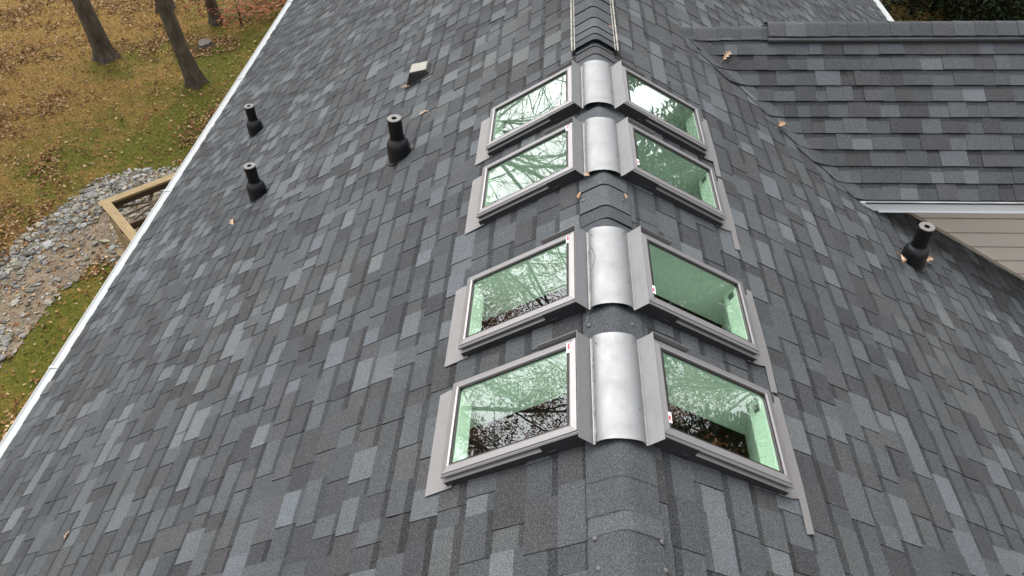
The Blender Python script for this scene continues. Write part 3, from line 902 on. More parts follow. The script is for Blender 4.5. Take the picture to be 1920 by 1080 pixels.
# ------------------------------------------------------------------ vent pipes
def vent_pipe(base, P, label):
    base = Vector(base) + Vector((0, 0, ZR))
    r = empty('vent_pipe', base); tag(r, label, 'vent pipe', 'plumbing vents on the roof')
    sgn = 1 if P.S.x < 0 else -1
    # boot: dome whose lower rim follows the slope
    n = 28; prof = [(0.098, None), (0.096, 0.10), (0.094, 0.125), (0.088, 0.148), (0.078, 0.166), (0.066, 0.178), (0.0605, 0.183), (0.0595, 0.198)]
    v, f = [], []
    for k_, (rr, z) in enumerate(prof):
        for k in range(n):
            q = 2 * math.pi * k / n; x, y = rr * math.cos(q), rr * math.sin(q)
            base_z = sgn * x * TP
            if z is None: zz = base_z + 0.006
            else: zz = max(z, base_z + 0.012 + 0.01 * k_)
            v.append((x, y, zz))
    for i in range(len(prof) - 1):
        for k in range(n):
            k2 = (k + 1) % n; f.append((i * n + k, i * n + k2, (i + 1) * n + k2, (i + 1) * n + k))
    link('boot', mesh('boot', v, f, 'boot', None, True), r)
    # flange plate lying on the shingles
    mb = MB(); R3 = Matrix((P.S, P.N.cross(P.S), P.N)).transposed()
    v = []
    for h in (0.0145, 0.0165):
        for k in range(20):
            q = 2 * math.pi * k / 20; rr = 0.106
            v.append(R3 @ Vector((rr * 1.12 * math.cos(q) + 0.005, rr * math.sin(q), h)))
    mb.add(v, [tuple(range(20))[::-1], tuple(range(20, 40))] + [(k, (k + 1) % 20, 20 + (k + 1) % 20, 20 + k) for k in range(20)])
    mb.build('flange', 'flange', r)
    mb = MB(); mb.lathe([(0.056, 0.12), (0.057, 0.19), (0.0585, 0.365), (0.058, 0.370)], 24); pp = mb.build('pipe', 'pipe', r, True)
    mb = MB(); mb.lathe([(0.0585, 0.364), (0.0590, 0.3715), (0.056, 0.374), (0.025, 0.3735), (0.021, 0.369), (0.021, 0.28), (0.0, 0.28)], 24); mb.build('rim', 'piperim', pp)
    mb = MB(); mb.lathe([(0.0202, 0.3705), (0.0202, 0.285), (0.0, 0.285)], 16); mb.build('bore', 'hole', pp)
    # cut tab sticking out beside the boot
    mb = MB(); mb.bar((0.075, -0.02 * sgn, sgn * 0.075 * TP + 0.05), (0.125, 0.0, sgn * 0.125 * TP + 0.034), 0.03, 0.004); mb.build('collar_tab', 'boot', r)
vent_pipe((-1.592, 5.318, -0.950), LP, 'black vent pipe in the middle of the left slope, nearest the skylights')
vent_pipe((-4.046, 8.071, -2.416), LP, 'black vent pipe near the left gutter, farther of the two there')
vent_pipe((-3.332, 6.161, -1.989), LP, 'black vent pipe near the left gutter, nearer of the two there')
vent_pipe((2.601, 4.738, -1.553), RP, 'black vent pipe on the right slope beside the beige siding')

# exhaust hood
hx, hy = -1.64, 6.76
hz = hx * TP
r = empty('exhaust_hood', (hx, hy, ZR + hz)); r.scale = (1.12, 1.12, 1.0); tag(r, 'small black box exhaust vent with shiny top, high on the left slope', 'roof vent')
def rz(x): return x * 1.12 * TP                     # roof height under a local x
BOXF = [(0, 1, 2, 3), (7, 6, 5, 4), (0, 4, 5, 1), (1, 5, 6, 2), (2, 6, 7, 3), (3, 7, 4, 0)]
lz = lambda x: 0.104 + x * 0.24
mb = MB()
mb.add([(-0.065, -0.082, lz(-0.065)), (0.085, -0.078, lz(0.085)), (0.085, 0.078, lz(0.085)), (-0.065, 0.082, lz(-0.065)),
        (-0.105, -0.100, rz(-0.105) + 0.008), (0.125, -0.088, rz(0.125) + 0.004), (0.125, 0.088, rz(0.125) + 0.004), (-0.105, 0.100, rz(-0.105) + 0.008)], BOXF)
me = mb.me('hood_body', 'hood'); auto_bevel(me, 0.004); link('hood_body', me, r)
mb = MB()
mb.add([(x, y, lz(x) + dz) for dz in (0.0075, 0.0015) for x, y in ((-0.062, -0.079), (0.082, -0.075), (0.082, 0.075), (-0.062, 0.079))], BOXF)
mb.build('top_plate', 'hoodtop', r)
mb = MB()
mb.add([(x, y, rz(x) + dz) for dz in (0.0195, 0.0165) for x, y in ((-0.125, -0.115), (0.145, -0.115), (0.145, 0.115), (-0.125, 0.115))], BOXF)
mb.build('flange', 'flange', r)
# ------------------------------------------------------------------ oak leaves lying on the roof
def oak_leaf(seed, ln=0.12):
    rr = random.Random(seed)
    half = []
    lob = [(0.00, 0.006), (0.10, 0.010), (0.20, 0.12), (0.27, 0.16), (0.30, 0.07), (0.36, 0.06), (0.46, 0.24), (0.54, 0.28), (0.55, 0.10), (0.62, 0.08), (0.72, 0.24), (0.80, 0.24), (0.80, 0.10), (0.90, 0.12), (1.00, 0.02)]
    v, f = [], []
    for a, w_ in lob:
        w1, w2 = w_ * rr.uniform(0.75, 1.2), w_ * rr.uniform(0.75, 1.2)
        lift = 0.10 * math.sin(a * 3.0 + rr.random()) + 0.03
        v += [(a * ln, -w1 * ln, (lift + 0.35 * w1 * rr.uniform(0.3, 1.6)) * ln), (a * ln, 0, lift * ln * 0.7), (a * ln, w2 * ln, (lift + 0.35 * w2 * rr.uniform(0.2, 1.5)) * ln)]
    for i in range(len(lob) - 1):
        f += [(3 * i, 3 * i + 1, 3 * i + 4, 3 * i + 3), (3 * i + 1, 3 * i + 2, 3 * i + 5, 3 * i + 4)]
    # stalk and thickness
    bl = MB(); bl.v = [Vector(x) for x in v]; bl.f = f
    nv = len(v); bl.v += [Vector((x, y, z - 0.0008)) for x, y, z in v]; bl.f += [tuple(i + nv for i in q[::-1]) for q in f]
    st_ = MB(); st_.tube([(0, 0, 0.006), (-0.018, 0.002, 0.007), (-0.034, -0.002, 0.012)], [0.0011, 0.0010, 0.0009], 5)
    return bl.me('blade', 'oakleaf'), st_.me('stalk', 'oakleaf')
lm = [oak_leaf(s, l) for s, l in ((1, 0.115), (2, 0.095), (3, 0.13))]
def leaf(P, s, u, h, ang, k, label, scale=1.0, tilt=0.0):
    R3 = Matrix((P.S, P.N.cross(P.S), P.N)).transposed() @ Matrix.Rotation(ang, 3, 'Z') @ Matrix.Rotation(tilt, 3, 'Y') @ Matrix.Scale(scale, 3)
    r = empty('oak_leaf', P.at(s, u, h), R3); tag(r, label, 'leaf', 'fallen oak leaves on the roof')
    link('blade', lm[k][0], r); link('stalk', lm[k][1], r)
leaf(LP, 4.13, 5.93, 0.012, 1.9, 1, 'dry brown oak leaf on the left slope below the nearer gutter-side vent pipe', 1.35)
leaf(LP, 1.60, 5.81, 0.014, 0.6, 1, 'curled pale oak leaf on the left slope uphill of the middle vent pipe', 1.1, -0.5)
leaf(LP, 4.17, 2.48, 0.012, 1.0, 1, 'small orange oak leaf alone on the left slope nearest the viewer', 0.7)
leaf(LP, 1.97, 6.60, 0.016, 0.3, 0, 'tan curled oak leaf caught against the exhaust hood', 0.8, -0.6)
leaf(LP, 4.70, 7.80, 0.014, 1.4, 1, 'reddish leaf tucked under the far gutter-side vent boot', 0.55)
leaf(FP, 0.36, 1.20, 0.022, 2.5, 0, 'yellowish oak leaf on the wing roof just below its ridge', 1.1)
leaf(RP, 1.84, 5.74, 0.030, 0.9, 2, 'large pink tan oak leaf lying in the roof valley', 1.35, -0.15)
leaf(RP, 2.84, 4.70, 0.016, -1.9, 0, 'pale oak leaf on the uphill side of the right vent boot', 1.4, -0.2)
leaf(RP, 3.18, 4.82, 0.016, 0.6, 2, 'orange oak leaf beside the right vent boot towards the siding', 1.2, -0.2)
leaf(RP, 4.80, 5.42, 0.016, 0.2, 2, 'orange oak leaf at the foot of the beige siding by the frame edge', 1.3)
leaf(RP, 1.29, 7.78, 0.014, 2.1, 1, 'small pale oak leaf on the far main slope behind the wing ridge', 1.3)
leaf(LP, 0.105, 3.735, 0.050, 2.2, 0, 'tan oak leaf at the near edge of the third ridge saddle', 0.55)
leaf(LP, 0.115, 4.98, 0.052, -0.7, 1, 'tan oak leaf lying on the farthest ridge saddle', 0.75, -0.2)
leaf(LP, 0.135, 3.60, 0.026, 1.1, 1, 'small pinkish leaf on the ridge caps, left of two', 0.55)
leaf(RP, 0.115, 3.58, 0.026, -1.3, 1, 'small brownish leaf on the ridge caps, right of two', 0.5)
leaf(RP, 0.13, 5.70, 0.060, 2.4, 1, 'tiny brown leaf on the raised ridge vent caps', 0.5)

# ------------------------------------------------------------------ ground
mb = MB(); mb.add([(-400, -400, 0), (400, -400, 0), (400, 400, 0), (-400, 400, 0)], [(0, 1, 2, 3)])
tag(mb.build('lawn', 'lawn'), kind='structure')

def soup(name, items, m, label, cat=None, kind='stuff'):
    """items: (verts, faces, tone)"""
    V, F, T = [], [], []
    for v, f, c in items:
        o = len(V); V += v; F += [tuple(a + o for a in q) for q in f]; T += [c] * len(f)
    o = link(name, mesh(name, V, F, m, T, fix=False)); tag(o, label, cat, kind=kind); return o

outer = [(-11.2, 5.0), (-11.0, 7.2), (-10.75, 8.8), (-10.42, 9.96), (-9.99, 11.32), (-9.59, 12.31), (-9.15, 12.62), (-8.26, 12.75), (-7.0, 12.8)]
inner = [(-9.35, 5.0), (-9.15, 6.2), (-8.92, 7.31), (-8.89, 8.23), (-8.75, 9.4), (-8.3, 9.95), (-7.3, 8.9), (-6.2, 8.2), (-5.4, 8.0)]
def lerp_poly(pl, q):
    q = q * (len(pl) - 1); i = min(int(q), len(pl) - 2); a, b2 = pl[i], pl[i + 1]; q -= i
    return (a[0] + (b2[0] - a[0]) * q, a[1] + (b2[1] - a[1]) * q)
poly = outer + inner[::-1]
def inside(x, y):
    c_ = False; n_ = len(poly)
    for i in range(n_):
        (x1, y1), (x2, y2) = poly[i], poly[i - 1]
        if (y1 > y) != (y2 > y) and x < (x2 - x1) * (y - y1) / (y2 - y1) + x1: c_ = not c_
    return c_
cell = 0.07; vid = {}; v, f = [], []
def gv(i, j):
    if (i, j) not in vid:
        vid[(i, j)] = len(v); x, y = -12 + i * cell, 4.5 + j * cell
        v.append((x + random.uniform(-.02, .02), y + random.uniform(-.02, .02), 0.006 + 0.006 * (1 + noise.noise(Vector((x * 5, y * 5, 0))))))
    return vid[(i, j)]
for i in range(100):
    for j in range(125):
        x, y = -12 + (i + .5) * cell, 4.5 + (j + .5) * cell
        nx = x + 0.22 * noise.noise(Vector((x * 2.5, y * 2.5, 1))) + 0.12 * noise.noise(Vector((x * 9, y * 9, 2)))
        ny = y + 0.22 * noise.noise(Vector((x * 2.5, y * 2.5, 8))) + 0.12 * noise.noise(Vector((x * 9, y * 9, 5)))
        if inside(nx, ny): f.append((gv(i, j), gv(i + 1, j), gv(i + 1, j + 1), gv(i, j + 1)))
tag(link('gravel_bed', mesh('gravel_bed', v, f, 'soil', smooth=True)), kind='structure')

def ico_rock():
    bm = bmesh.new(); bmesh.ops.create_icosphere(bm, subdivisions=1, radius=1.0)
    V = [x.co.copy() for x in bm.verts]; F = [tuple(x.index for x in ff.verts) for ff in bm.faces]; bm.free(); return V, F
RV, RF = ico_rock()
items = []
for _ in range(7000):
    q, t_ = random.random(), random.random() ** 1.25
    a, b2 = lerp_poly(outer, q), lerp_poly(inner, q)
    x, y = a[0] + (b2[0] - a[0]) * t_ + random.gauss(0, 0.08), a[1] + (b2[1] - a[1]) * t_ + random.gauss(0, 0.08)
    dens = noise.noise(Vector((x * 0.9, y * 0.9, 3.0)))
    if t_ > 0.42 and dens < 0.15 and random.random() < 0.85: continue
    s = random.lognormvariate(math.log(0.030), 0.42)
    rt = Matrix.Rotation(random.uniform(0, 6.28), 3, 'Z') @ Matrix.Rotation(random.uniform(-0.5, 0.5), 3, 'X')
    sc3 = Vector((s * random.uniform(0.8, 1.7), s * random.uniform(0.7, 1.1), s * random.uniform(0.35, 0.6)))
    vv = []
    for p in RV:
        k = random.uniform(0.78, 1.15); vv.append(rt @ Vector((p.x * sc3.x * k, p.y * sc3.y * k, p.z * sc3.z * k)) + Vector((x, y, 0.012 + s * 0.35)))
    g_ = random.uniform(0.08, 0.30); wrm = random.choice((0, 0.15, 0.3, 0.5, 0.8))
    items.append((vv, RF, (g_, g_ * (1 - 0.10 * wrm), g_ * (0.98 - 0.4 * wrm))))
for _ in range(6000):
    q, t_ = random.random(), random.random() ** 0.8
    a, b2 = lerp_poly(outer, q), lerp_poly(inner, q)
    x, y = a[0] + (b2[0] - a[0]) * t_ + random.gauss(0, 0.14), a[1] + (b2[1] - a[1]) * t_ + random.gauss(0, 0.14)
    s = random.uniform(0.008, 0.02); vv = [Vector((x + dx * s * random.uniform(.7, 1.3), y + dy * s * random.uniform(.7, 1.3), 0.012 + dz * s)) for dx, dy, dz in ((-1, 0, 0), (0, -1, 0), (1, 0, 0), (0, 1, 0), (0.1, 0.1, 0.8))]
    g_ = random.uniform(0.07, 0.24); wrm = random.choice((0, 0.3, 0.6, 1.0))
    items.append((vv, [(0, 1, 4), (1, 2, 4), (2, 3, 4), (3, 0, 4)], (g_, g_ * (1 - 0.12 * wrm), g_ * (0.98 - 0.42 * wrm))))
soup('gravel', items, 'stone', 'grey crushed stones scattered along the drainage bed beside the house', 'gravel')

# fallen leaves and grass tufts on the lawn
LEAFC = [(0.34, 0.19, 0.075), (0.26, 0.13, 0.05), (0.42, 0.27, 0.13), (0.19, 0.085, 0.035), (0.48, 0.34, 0.20), (0.24, 0.10, 0.04)]
items = []
def in_bed(x, y): return -10.9 < x < -8.6 and 5 < y < 12.7 and x > -10.9 + (y - 6) * 0.2
stump_p = (-9.55, 18.4)
def litter_try(n, xr, yr, thr):
    k = 0
    while k < n:
        x, y = random.uniform(*xr), random.uniform(*yr)
        d = noise.noise(Vector((x * 0.45, y * 0.45, 0))) + 0.55 * noise.noise(Vector((x * 1.5, y * 1.5, 4))) + 0.06 * (-10.5 - x)
        if math.hypot(x - stump_p[0], (y - stump_p[1]) * 1.4) < 0.9: d += 0.5
        if -11.3 < x < -10.1 and 10 < y < 13.5: d += 0.45
        if in_bed(x, y): d -= 0.9
        if random.random() > min(1, max(0.10, (d - thr) * 1.5)): k += 0.25; continue
        k += 1
        s = random.uniform(0.020, 0.044); an = random.uniform(0, 6.28); tl = random.gauss(0, 0.35); cu = random.uniform(0.1, 0.6) * s
        rt = Matrix.Rotation(an, 3, 'Z') @ Matrix.Rotation(tl, 3, 'X') @ Matrix.Rotation(random.gauss(0, 0.3), 3, 'Y')
        q = [(-s, 0, 0), (-0.3 * s, -0.6 * s, cu), (0.9 * s, -0.35 * s, cu * 0.6), (1.1 * s, 0.1 * s, 0), (0.3 * s, 0.62 * s, cu), (-0.5 * s, 0.45 * s, cu * 0.7)]
        c = np.array(random.choice(LEAFC)) * random.uniform(0.45, 0.95)
        items.append(([rt @ Vector(p) + Vector((x, y, 0.025 + random.random() * 0.02)) for p in q], [(0, 1, 2, 3), (0, 3, 4, 5)], tuple(c)))
litter_try(46000, (-18, -7.2), (5, 26), 0.02)
litter_try(4500, (7, 14), (17, 24), -0.8)
for _ in range(160):                             # heap round the stump
    pass
soup('leaf_litter', items, 'leaf', 'brown fallen oak leaves strewn over the lawn', 'leaves')
items = []
for _ in range(26000):
    x, y = random.uniform(-18, -6.4), random.uniform(4.5, 26)
    if in_bed(x, y) and random.random() < 0.9: continue
    h = random.uniform(0.02, 0.05); an = random.uniform(0, 6.28); ca, sa_ = math.cos(an), math.sin(an); wd = 0.012
    lx, ly = random.gauss(0, 0.03), random.gauss(0, 0.03)
    green = noise.noise(Vector((x * 0.4, y * 0.4, 9))) + 0.10 * (x + 11.0)
    c = np.array((0.135, 0.125, 0.024)) if random.random() < 0.45 + 0.6 * green else np.array((0.29, 0.22, 0.085))
    c = c * random.uniform(0.55, 0.95)
    items.append(([Vector((x - ca * wd, y - sa_ * wd, 0.0)), Vector((x + ca * wd, y + sa_ * wd, 0.0)), Vector((x + lx, y + ly, h))], [(0, 1, 2)], tuple(c)))
soup('grass', items, 'leaf', 'short olive green and straw coloured autumn grass', 'grass')

# ------------------------------------------------------------------ timber frame under the left eave
r = empty('timber_frame', (-7.35, 9.08, 0)); tag(r, 'unfinished corner of timber deck rail beside the gutter, above the gravel', 'deck frame')
ZD = ZR - 4.3
c0 = Vector((0, 0, ZD)); dA = Vector((0.755, 0.656, 0)).normalized(); dB = Vector((0.70, -0.714, 0)).normalized()
LA, LB = 2.35, 2.35
def board(name, a, b2, wd, ht, m='timber', parent=r, up=Vector((0, 0, 1))):
    a, b2 = Vector(a), Vector(b2); L_ = (b2 - a).length
    mb = MB(); mb.box(0, L_, -wd / 2, wd / 2, -ht / 2, ht / 2); me = mb.me(name, m); auto_bevel(me, 0.004, 1)
    o = link(name, me, parent); d = (b2 - a).normalized(); sd = up.cross(d).normalized(); u = d.cross(sd)
    mw = Matrix((d, sd, u)).transposed().to_4x4(); mw.translation = a; o.matrix_local = mw; return o
nA = Vector((dA.y, -dA.x, 0)); nB = Vector((-dB.y, dB.x, 0))       # inward
board('top_rail', c0 - dA * 0.02 + nA * 0.07, c0 + dA * LA + nA * 0.07, 0.145, 0.038)
board('top_rail', c0 + dB * 0.14 + nB * 0.07, c0 + dB * LB + nB * 0.07, 0.145, 0.038)
lo = Vector((0, 0, -0.085))
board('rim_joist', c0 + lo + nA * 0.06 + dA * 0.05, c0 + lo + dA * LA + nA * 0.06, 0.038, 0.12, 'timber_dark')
board('rim_joist', c0 + lo + nB * 0.05 + dB * 0.05, c0 + lo + dB * LB + nB * 0.05, 0.038, 0.19, 'timber')
for zz in (-0.34, -0.52, -0.70):
    board('side_board', c0 + Vector((0, 0, zz)) + nB * 0.03 + dB * 0.12, c0 + Vector((0, 0, zz)) + dB * LB + nB * 0.03, 0.03, 0.14)
for d, L_ in ((dA, LA), (dB, LB)):
    p = c0 + d * L_; board('post', Vector((p.x, p.y, 0)), Vector((p.x, p.y, ZD - 0.02)), 0.09, 0.09, up=Vector((1, 0, 0)))
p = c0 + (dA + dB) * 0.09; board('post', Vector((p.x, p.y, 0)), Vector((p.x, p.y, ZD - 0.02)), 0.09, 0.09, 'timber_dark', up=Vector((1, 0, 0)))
far = c0 + dA * LA + dB * LB; p = far; board('post', Vector((p.x, p.y, 0)), Vector((p.x, p.y, ZD - 0.02)), 0.09, 0.09, up=Vector((1, 0, 0)))
zb = ZD - 0.16
def q3(x, y, dz=0.0): return Vector((x + 7.35, y - 9.08, zb + dz))
hub = q3(-6.60, 9.36)
board('brace', q3(-7.20, 9.14), hub, 0.030, 0.03, 'timber_mid')
board('brace', q3(-7.02, 8.90), hub + Vector((0.02, 0.01, -0.002)), 0.034, 0.03, 'timber_mid')
board('brace', q3(-6.83, 8.70), hub + Vector((0.01, -0.05, -0.005)), 0.034, 0.03, 'timber_mid')
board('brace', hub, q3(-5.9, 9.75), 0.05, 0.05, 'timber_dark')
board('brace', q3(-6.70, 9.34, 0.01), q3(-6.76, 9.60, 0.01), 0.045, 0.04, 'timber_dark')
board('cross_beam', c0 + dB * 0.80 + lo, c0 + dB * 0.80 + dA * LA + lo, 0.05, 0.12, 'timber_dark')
board('offcut_board', q3(-6.98, 8.52, -0.35), q3(-6.30, 8.02, -0.40), 0.10, 0.03)
board('offcut_board', q3(-6.96, 8.40, -0.50), q3(-6.30, 7.90, -0.52), 0.07, 0.03)

# ------------------------------------------------------------------ trees
def bare_tree(seed, height, r0, clear, spread=1.0, twigs=3, leaves=0):
    """trunk mesh and crown (limbs, twigs and clinging leaves) as two meshes"""
    rr = random.Random(seed); tr, br, lv = MB(), MB(), []
    n = 14; pts, lean = [], Vector((rr.uniform(-0.02, 0.02), rr.uniform(-0.02, 0.02), 0))
    H = height * 0.62; steps = 16
    base = len(tr.v)
    heights = [0, 0.05, 0.12, 0.22, 0.38, 0.6, 0.9, 1.3, 1.8, 2.4, 3.2, 4.2, 5.4, 6.8] 
    heights = [h for h in heights if h < H] + [H]
    for i, h in enumerate(heights):
        fl = 1 + 0.30 * math.exp(-h / 0.12) + 0.22 * math.exp(-h / 0.6)
        rad_ = r0 * fl * (1 - 0.62 * h / H)
        cx, cy = lean.x * h * 3 + 0.05 * noise.noise(Vector((h * 0.5, seed, 0))), lean.y * h * 3 + 0.05 * noise.noise(Vector((h * 0.5, seed, 7)))
        for k in range(n):
            q = 2 * math.pi * k / n
            lobe = 1 + (0.24 * math.exp(-h / 0.25) + 0.05) * math.sin(q * 4 + seed) + 0.06 * noise.noise(Vector((math.cos(q) * 2, math.sin(q) * 2, h * 1.5 + seed)))
            tr.v.append(Vector((cx + rad_ * lobe * math.cos(q), cy + rad_ * lobe * math.sin(q), h - (0.05 if i == 0 else 0))))
    for i in range(len(heights) - 1):
        for k in range(n):
            k2 = (k + 1) % n; tr.f.append((i * n + k, i * n + k2, (i + 1) * n + k2, (i + 1) * n + k))
    def grow(p, d, ln, r_, lvl):
        k = 4 if lvl < 3 else 3; pts_, rs_ = [p.copy()], [r_]; q = p.copy(); dd = d.copy()
        for i in range(k):
            dd = (dd + Vector((rr.gauss(0, 0.16), rr.gauss(0, 0.16), rr.gauss(0.05, 0.12)))).normalized()
            q = q + dd * ln / k; pts_.append(q.copy()); rs_.append(max(0.0035, r_ * (1 - 0.62 * (i + 1) / k)))
        br.tube(pts_, rs_, 7 if lvl == 0 else 5 if lvl == 1 else 4 if lvl == 2 else 3, cap=False)
        if lvl >= twigs:
            if leaves:
                for _ in range(leaves):
                    c_ = pts_[rr.randint(1, k)] + Vector((rr.gauss(0, 0.16), rr.gauss(0, 0.16), rr.gauss(-0.04, 0.16)))
                    s = rr.uniform(0.04, 0.07); a1 = Vector((rr.gauss(0, 1), rr.gauss(0, 1), rr.gauss(0, 1))).normalized(); a2 = a1.orthogonal().normalized()
                    lv.append(([c_ - a1 * s, c_ - a2 * s * 0.55, c_ + a1 * s, c_ + a2 * s * 0.55], [(0, 1, 2, 3)], rr.choice(((0.16, 0.055, 0.025), (0.22, 0.08, 0.03), (0.12, 0.05, 0.03), (0.26, 0.12, 0.05)))))
            return
        for c_ in range(rr.randint(3, 5) if lvl < 2 else rr.randint(3, 4)):
            t_ = rr.uniform(0.25, 1.0); i = min(k - 1, int(t_ * k)); q = pts_[i].lerp(pts_[i + 1], t_ * k - i)
            side = dd.cross(Vector((rr.gauss(0, 1), rr.gauss(0, 1), rr.gauss(0, 1)))).normalized()
            nd_ = (dd * 0.75 + side * rr.uniform(0.5, 0.95) * spread + Vector((0, 0, 0.12))).normalized()
            grow(q, nd_, ln * rr.uniform(0.48, 0.72), max(0.004, rs_[i] * rr.uniform(0.45, 0.65)), lvl + 1)
    nl = 8
    for i in range(nl):
        h = clear + (H - clear) * (i / (nl - 1)) ** 0.9
        az = i * 2.4 + rr.uniform(-0.4, 0.4)
        d = Vector((math.cos(az) * spread, math.sin(az) * spread, rr.uniform(0.45, 0.9))).normalized() if i < nl - 1 else Vector((lean.x, lean.y, 1)).normalized()
        grow(Vector((lean.x * h * 3, lean.y * h * 3, h)), d, height * rr.uniform(0.28, 0.40), r0 * rr.uniform(0.28, 0.5) * (1.2 - 0.5 * h / H), 0)
    tm = tr.me('trunk', 'bark', True)
    for v_ in tm.vertices: pass
    bmsh = mesh('limbs', br.v, br.f, 'twig', None, True, fix=False)
    lmsh = None
    if lv:
        V, F, T = [], [], []
        for v_, f_, c_ in lv:
            o = len(V); V += v_; F += [tuple(a + o for a in q) for q in f_]; T += [c_] * len(f_)
        lmsh = mesh('leaves', V, F, 'leaf', T, fix=False)
    return tm, bmsh, lmsh
kinds = [bare_tree(3, 15.0, 0.215, 5.2), bare_tree(8, 16.5, 0.175, 5.5, 1.1), bare_tree(21, 14.0, 0.25, 5.0, 1.0, 3, 60)]
def tree(k, x, y, rot, sc, label, group='bare trees on the lawn', wscale=1.0):
    r = empty('oak_tree', (x, y, 0)); r.rotation_euler = (0, 0, rot); r.scale = (sc * wscale, sc * wscale, sc)
    tag(r, label, 'tree', group)
    link('trunk', kinds[k][0], r); cr = link('crown', kinds[k][1], r)
    if kinds[k][2] is not None: link('leaves', kinds[k][2], cr)
tree(0, -11.94, 17.75, 0.6, 1.0, 'leftmost bare tree trunk on the lawn, thick with flared foot')
tree(1, -9.06, 16.40, 2.0, 1.0, 'nearest bare tree trunk on the lawn, dark split at its base')
tree(1, -11.55, 20.75, 4.0, 1.08, 'bare tree trunk standing behind the nearest trunk, only its foot showing')
tree(0, -9.75, 19.85, 3.4, 0.80, 'slender bare tree trunk beyond the stump', wscale=0.85)
tree(2, -14.6, 12.9, 1.0, 1.15, 'oak with rust brown leaves beyond the left frame edge, mirrored in the nearest skylight')
tree(1, -17.5, 19.5, 5.1, 1.0, 'bare tree beyond the left frame edge, mirrored in the left skylights')
tree(0, -7.6, 27.5, 2.7, 1.05, 'bare tree beyond the top frame edge, mirrored in the far left skylights')
tree(1, -14.5, 27.0, 0.2, 1.1, 'bare tree far up the lawn, mirrored in the third left skylight')
tree(2, -21.0, 22.0, 2.2, 1.05, 'rusty oak far to the left, mirrored low in the left skylights')
tree(0, 6.5, 30.0, 1.2, 1.0, 'bare tree beyond the roof end, mirrored in the farthest right skylight', 'trees beyond the wing')
tree(2, 21.0, 16.0, 4.2, 1.15, 'rust brown oak out to the right, mirrored in the nearest right skylight', 'trees beyond the wing')
tree(2, 24.0, 25.0, 0.8, 1.15, 'rust brown oak far to the right, mirrored in the right skylights', 'trees beyond the wing')

def conifer(seed, h, rad_, nclump):
    rr = random.Random(seed); items = []; tk = MB()
    tk.tube([(0, 0, -0.05), (0, 0, h * 0.5), (0.03, 0, h * 0.97)], [0.16, 0.10, 0.02], 8)
    for _ in range(nclump):
        t_ = rr.random() ** 1.15; z = 0.15 + t_ * (h - 0.2); az = rr.uniform(0, 6.283)
        rr_ = rad_ * (1 - t_) ** 0.75 * (0.72 + 0.28 * math.sin(az * 3 + z * 2.1 + seed)) * math.sqrt(rr.uniform(0.15, 1))
        c_ = Vector((rr_ * math.cos(az), rr_ * math.sin(az), z + rr.gauss(0, 0.08)))
        g_ = rr.uniform(0.5, 1.5) * (1.0 + 0.5 * noise.noise(c_ * 1.3))
        base = np.array((0.011, 0.019, 0.007)) * g_
        if rr.random() < 0.12: base = np.array((0.045, 0.050, 0.012)) * g_
        for _k in range(4):
            s = rr.uniform(0.07, 0.16); d = (Vector((math.cos(az), math.sin(az), rr.uniform(-0.5, 0.5))) + Vector((rr.gauss(0, .5), rr.gauss(0, .5), rr.gauss(0, .4)))).normalized()
            sd = d.orthogonal().normalized(); sd.rotate(Matrix.Rotation(rr.uniform(0, 3.14), 3, d)); p = c_ + Vector((rr.gauss(0, .07), rr.gauss(0, .07), rr.gauss(0, .07)))
            items.append(([p - sd * s * 0.25, p + d * s * 0.6 - sd * s * 0.12, p + d * s * 1.3, p + sd * s * 0.3 + d * s * 0.4], [(0, 1, 2, 3)], tuple(base)))
    V, F, T = [], [], []
    for v_, f_, c_ in items:
        o = len(V); V += v_; F += [tuple(a + o for a in q) for q in f_]; T += [c_] * len(f_)
    return tk.me('trunk', 'twig', True), mesh('crown', V, F, 'leaf', T, fix=False)
cf = [conifer(5, 8.5, 2.5, 14000), conifer(9, 11.0, 2.6, 11000)]
def evergreen(k, x, y, rot, sc, label):
    r = empty('evergreen_tree', (x, y, 0)); r.rotation_euler = (0, 0, rot); r.scale = (sc, sc, sc); tag(r, label, 'tree', 'evergreens beyond the wing')
    link('trunk', cf[k][0], r); link('crown', cf[k][1], r)
evergreen(0, 10.1, 20.1, 0.3, 1.0, 'dark evergreen tree behind the wing roof at the top right')
for k, x, y, ro, s, lb in ((1, 13.2, 22.5, 1.0, 1.55, 'tall evergreen right of the frame, mirrored in the farthest right skylights'),
                           (1, 16.0, 18.5, 2.0, 1.55, 'tall evergreen beyond the right frame edge, mirrored in the middle right skylights'),
                           (0, 17.5, 23.5, 3.0, 1.9, 'broad evergreen beyond the right frame edge, behind the middle one'),
                           (1, 18.5, 14.0, 4.0, 1.45, 'tall evergreen beyond the right frame edge, mirrored in the nearest right skylight'),
                           (0, 9.5, 26.5, 5.0, 1.7, 'broad evergreen beyond the top frame edge, behind the dark one')):
    evergreen(k, x, y, ro, s, lb)

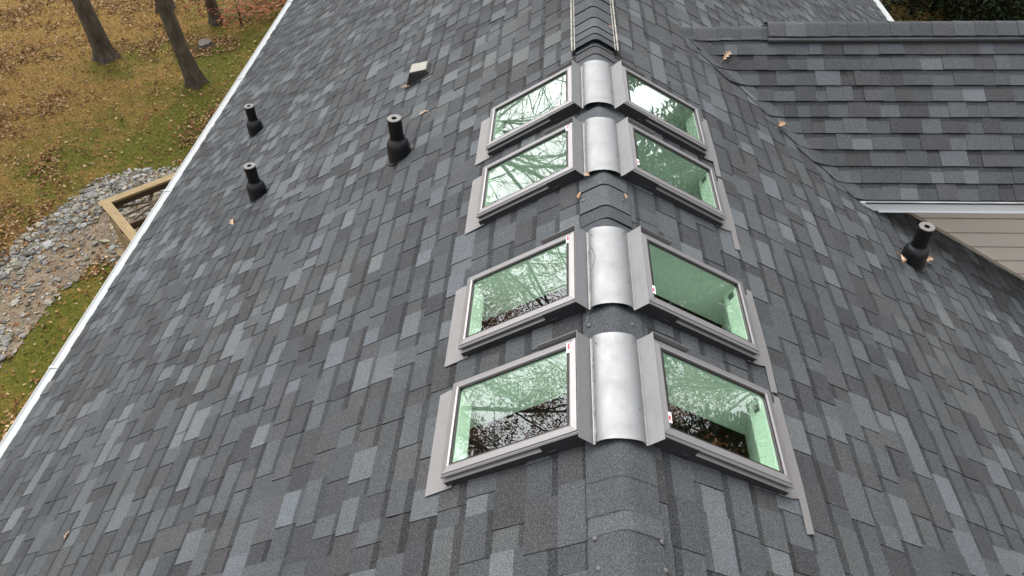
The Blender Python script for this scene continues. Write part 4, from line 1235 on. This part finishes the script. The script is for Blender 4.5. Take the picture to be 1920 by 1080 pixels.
# rust-leaved sapling by the far eave
rr = random.Random(4); items = []; st_ = MB()
tips = []
for i in range(9):
    az = rr.uniform(0, 6.28); a = Vector((0, 0, 0.2 + 0.15 * i)); b2 = a + Vector((math.cos(az) * 0.8, math.sin(az) * 0.7, rr.uniform(0.25, 0.8)))
    m_ = (a + b2) / 2 + Vector((0, 0, 0.08)); st_.tube([a, m_, b2], [0.014, 0.009, 0.004], 5); tips += [m_, b2, (m_ + b2) / 2]
st_.tube([(0, 0, -0.03), (0.03, 0, 0.9), (0, 0.03, 2.0)], [0.03, 0.022, 0.008], 7)
for _ in range(800):
    c_ = rr.choice(tips) + Vector((rr.gauss(0, .16), rr.gauss(0, .16), rr.gauss(0, .13))); s = rr.uniform(0.03, 0.06)
    a1 = Vector((rr.gauss(0, 1), rr.gauss(0, 1), rr.gauss(0, 1))).normalized(); a2 = a1.orthogonal().normalized()
    items.append(([c_ - a1 * s, c_ - a2 * s * .6, c_ + a1 * s, c_ + a2 * s * .6], [(0, 1, 2, 3)], rr.choice(((0.17, 0.040, 0.012), (0.20, 0.065, 0.020), (0.12, 0.030, 0.012), (0.22, 0.09, 0.03)))))
V, F, T = [], [], []
for v_, f_, c_ in items:
    o = len(V); V += v_; F += [tuple(a + o for a in q) for q in f_]; T += [c_] * len(f_)
sap_c = mesh('crown', V, F, 'leaf', T, fix=False); sap_t = st_.me('trunk', 'twig', True)
for x, y, s, ro, lb in ((-9.0, 19.7, 1.05, 0, 'rust leaved sapling beside the slender trunk near the roof edge'), (-8.2, 21.0, 0.9, 2.0, 'smaller rust leaved sapling at the top, nearest the gutter')):
    r = empty('oak_sapling', (x, y, 0)); r.rotation_euler = (0, 0, ro); r.scale = (s * 1.25, s * 1.25, s * 0.40); tag(r, lb, 'sapling', 'rusty saplings')
    link('trunk', sap_t, r); link('crown', sap_c, r)

# stump
r = empty('tree_stump', (stump_p[0], stump_p[1], 0)); tag(r, 'low sawn tree stump ringed by fallen leaves on the lawn', 'stump')
mb = MB(); n = 18
for h, k in ((-0.03, 1.45), (0.05, 1.15), (0.09, 1.0), (0.13, 0.97)):
    for i in range(n):
        q = 2 * math.pi * i / n; rr_ = 0.17 * k * (1 + 0.12 * math.sin(3 * q + 1) + 0.05 * math.sin(7 * q)); mb.v.append(Vector((rr_ * math.cos(q), rr_ * math.sin(q), h + 0.02 * math.sin(q))))
for j in range(3):
    for i in range(n): mb.f.append((j * n + i, j * n + (i + 1) % n, (j + 1) * n + (i + 1) % n, (j + 1) * n + i))
top_ = [v.copy() for v in mb.v[3 * n:]]
mb.build('bark', 'bark', r)
mb = MB(); mb.add([v + Vector((0, 0, 0.001)) for v in top_] + [v - Vector((0, 0, 0.01)) for v in top_], [tuple(range(n)), tuple(range(n, 2 * n))[::-1]] + [(i, (i + 1) % n, n + (i + 1) % n, n + i) for i in range(n)])
mb.build('cut_face', 'stump', r)

# far woods round the place
rr = random.Random(77); items = []
for _ in range(16000):
    az = rr.uniform(0, 6.283); d = rr.uniform(48, 75); hmax = 8 + 5 * noise.noise(Vector((math.cos(az) * 4, math.sin(az) * 4, 0))) 
    c_ = Vector((math.sin(az) * d, math.cos(az) * d + 8, rr.uniform(0.1, 1) * hmax)); s = rr.uniform(0.25, 0.8)
    a1 = Vector((rr.gauss(0, 1), rr.gauss(0, 1), rr.gauss(0, 1))).normalized(); a2 = a1.orthogonal().normalized()
    items.append(([c_ - a1 * s, c_ - a2 * s * .7, c_ + a1 * s, c_ + a2 * s * .7], [(0, 1, 2, 3)], rr.choice(((0.10, 0.065, 0.04), (0.07, 0.05, 0.03), (0.05, 0.055, 0.025), (0.12, 0.07, 0.035)))))
soup('distant_woods', items, 'leaf', 'brown autumn woods far behind, mirrored at the glass edges', 'woods')
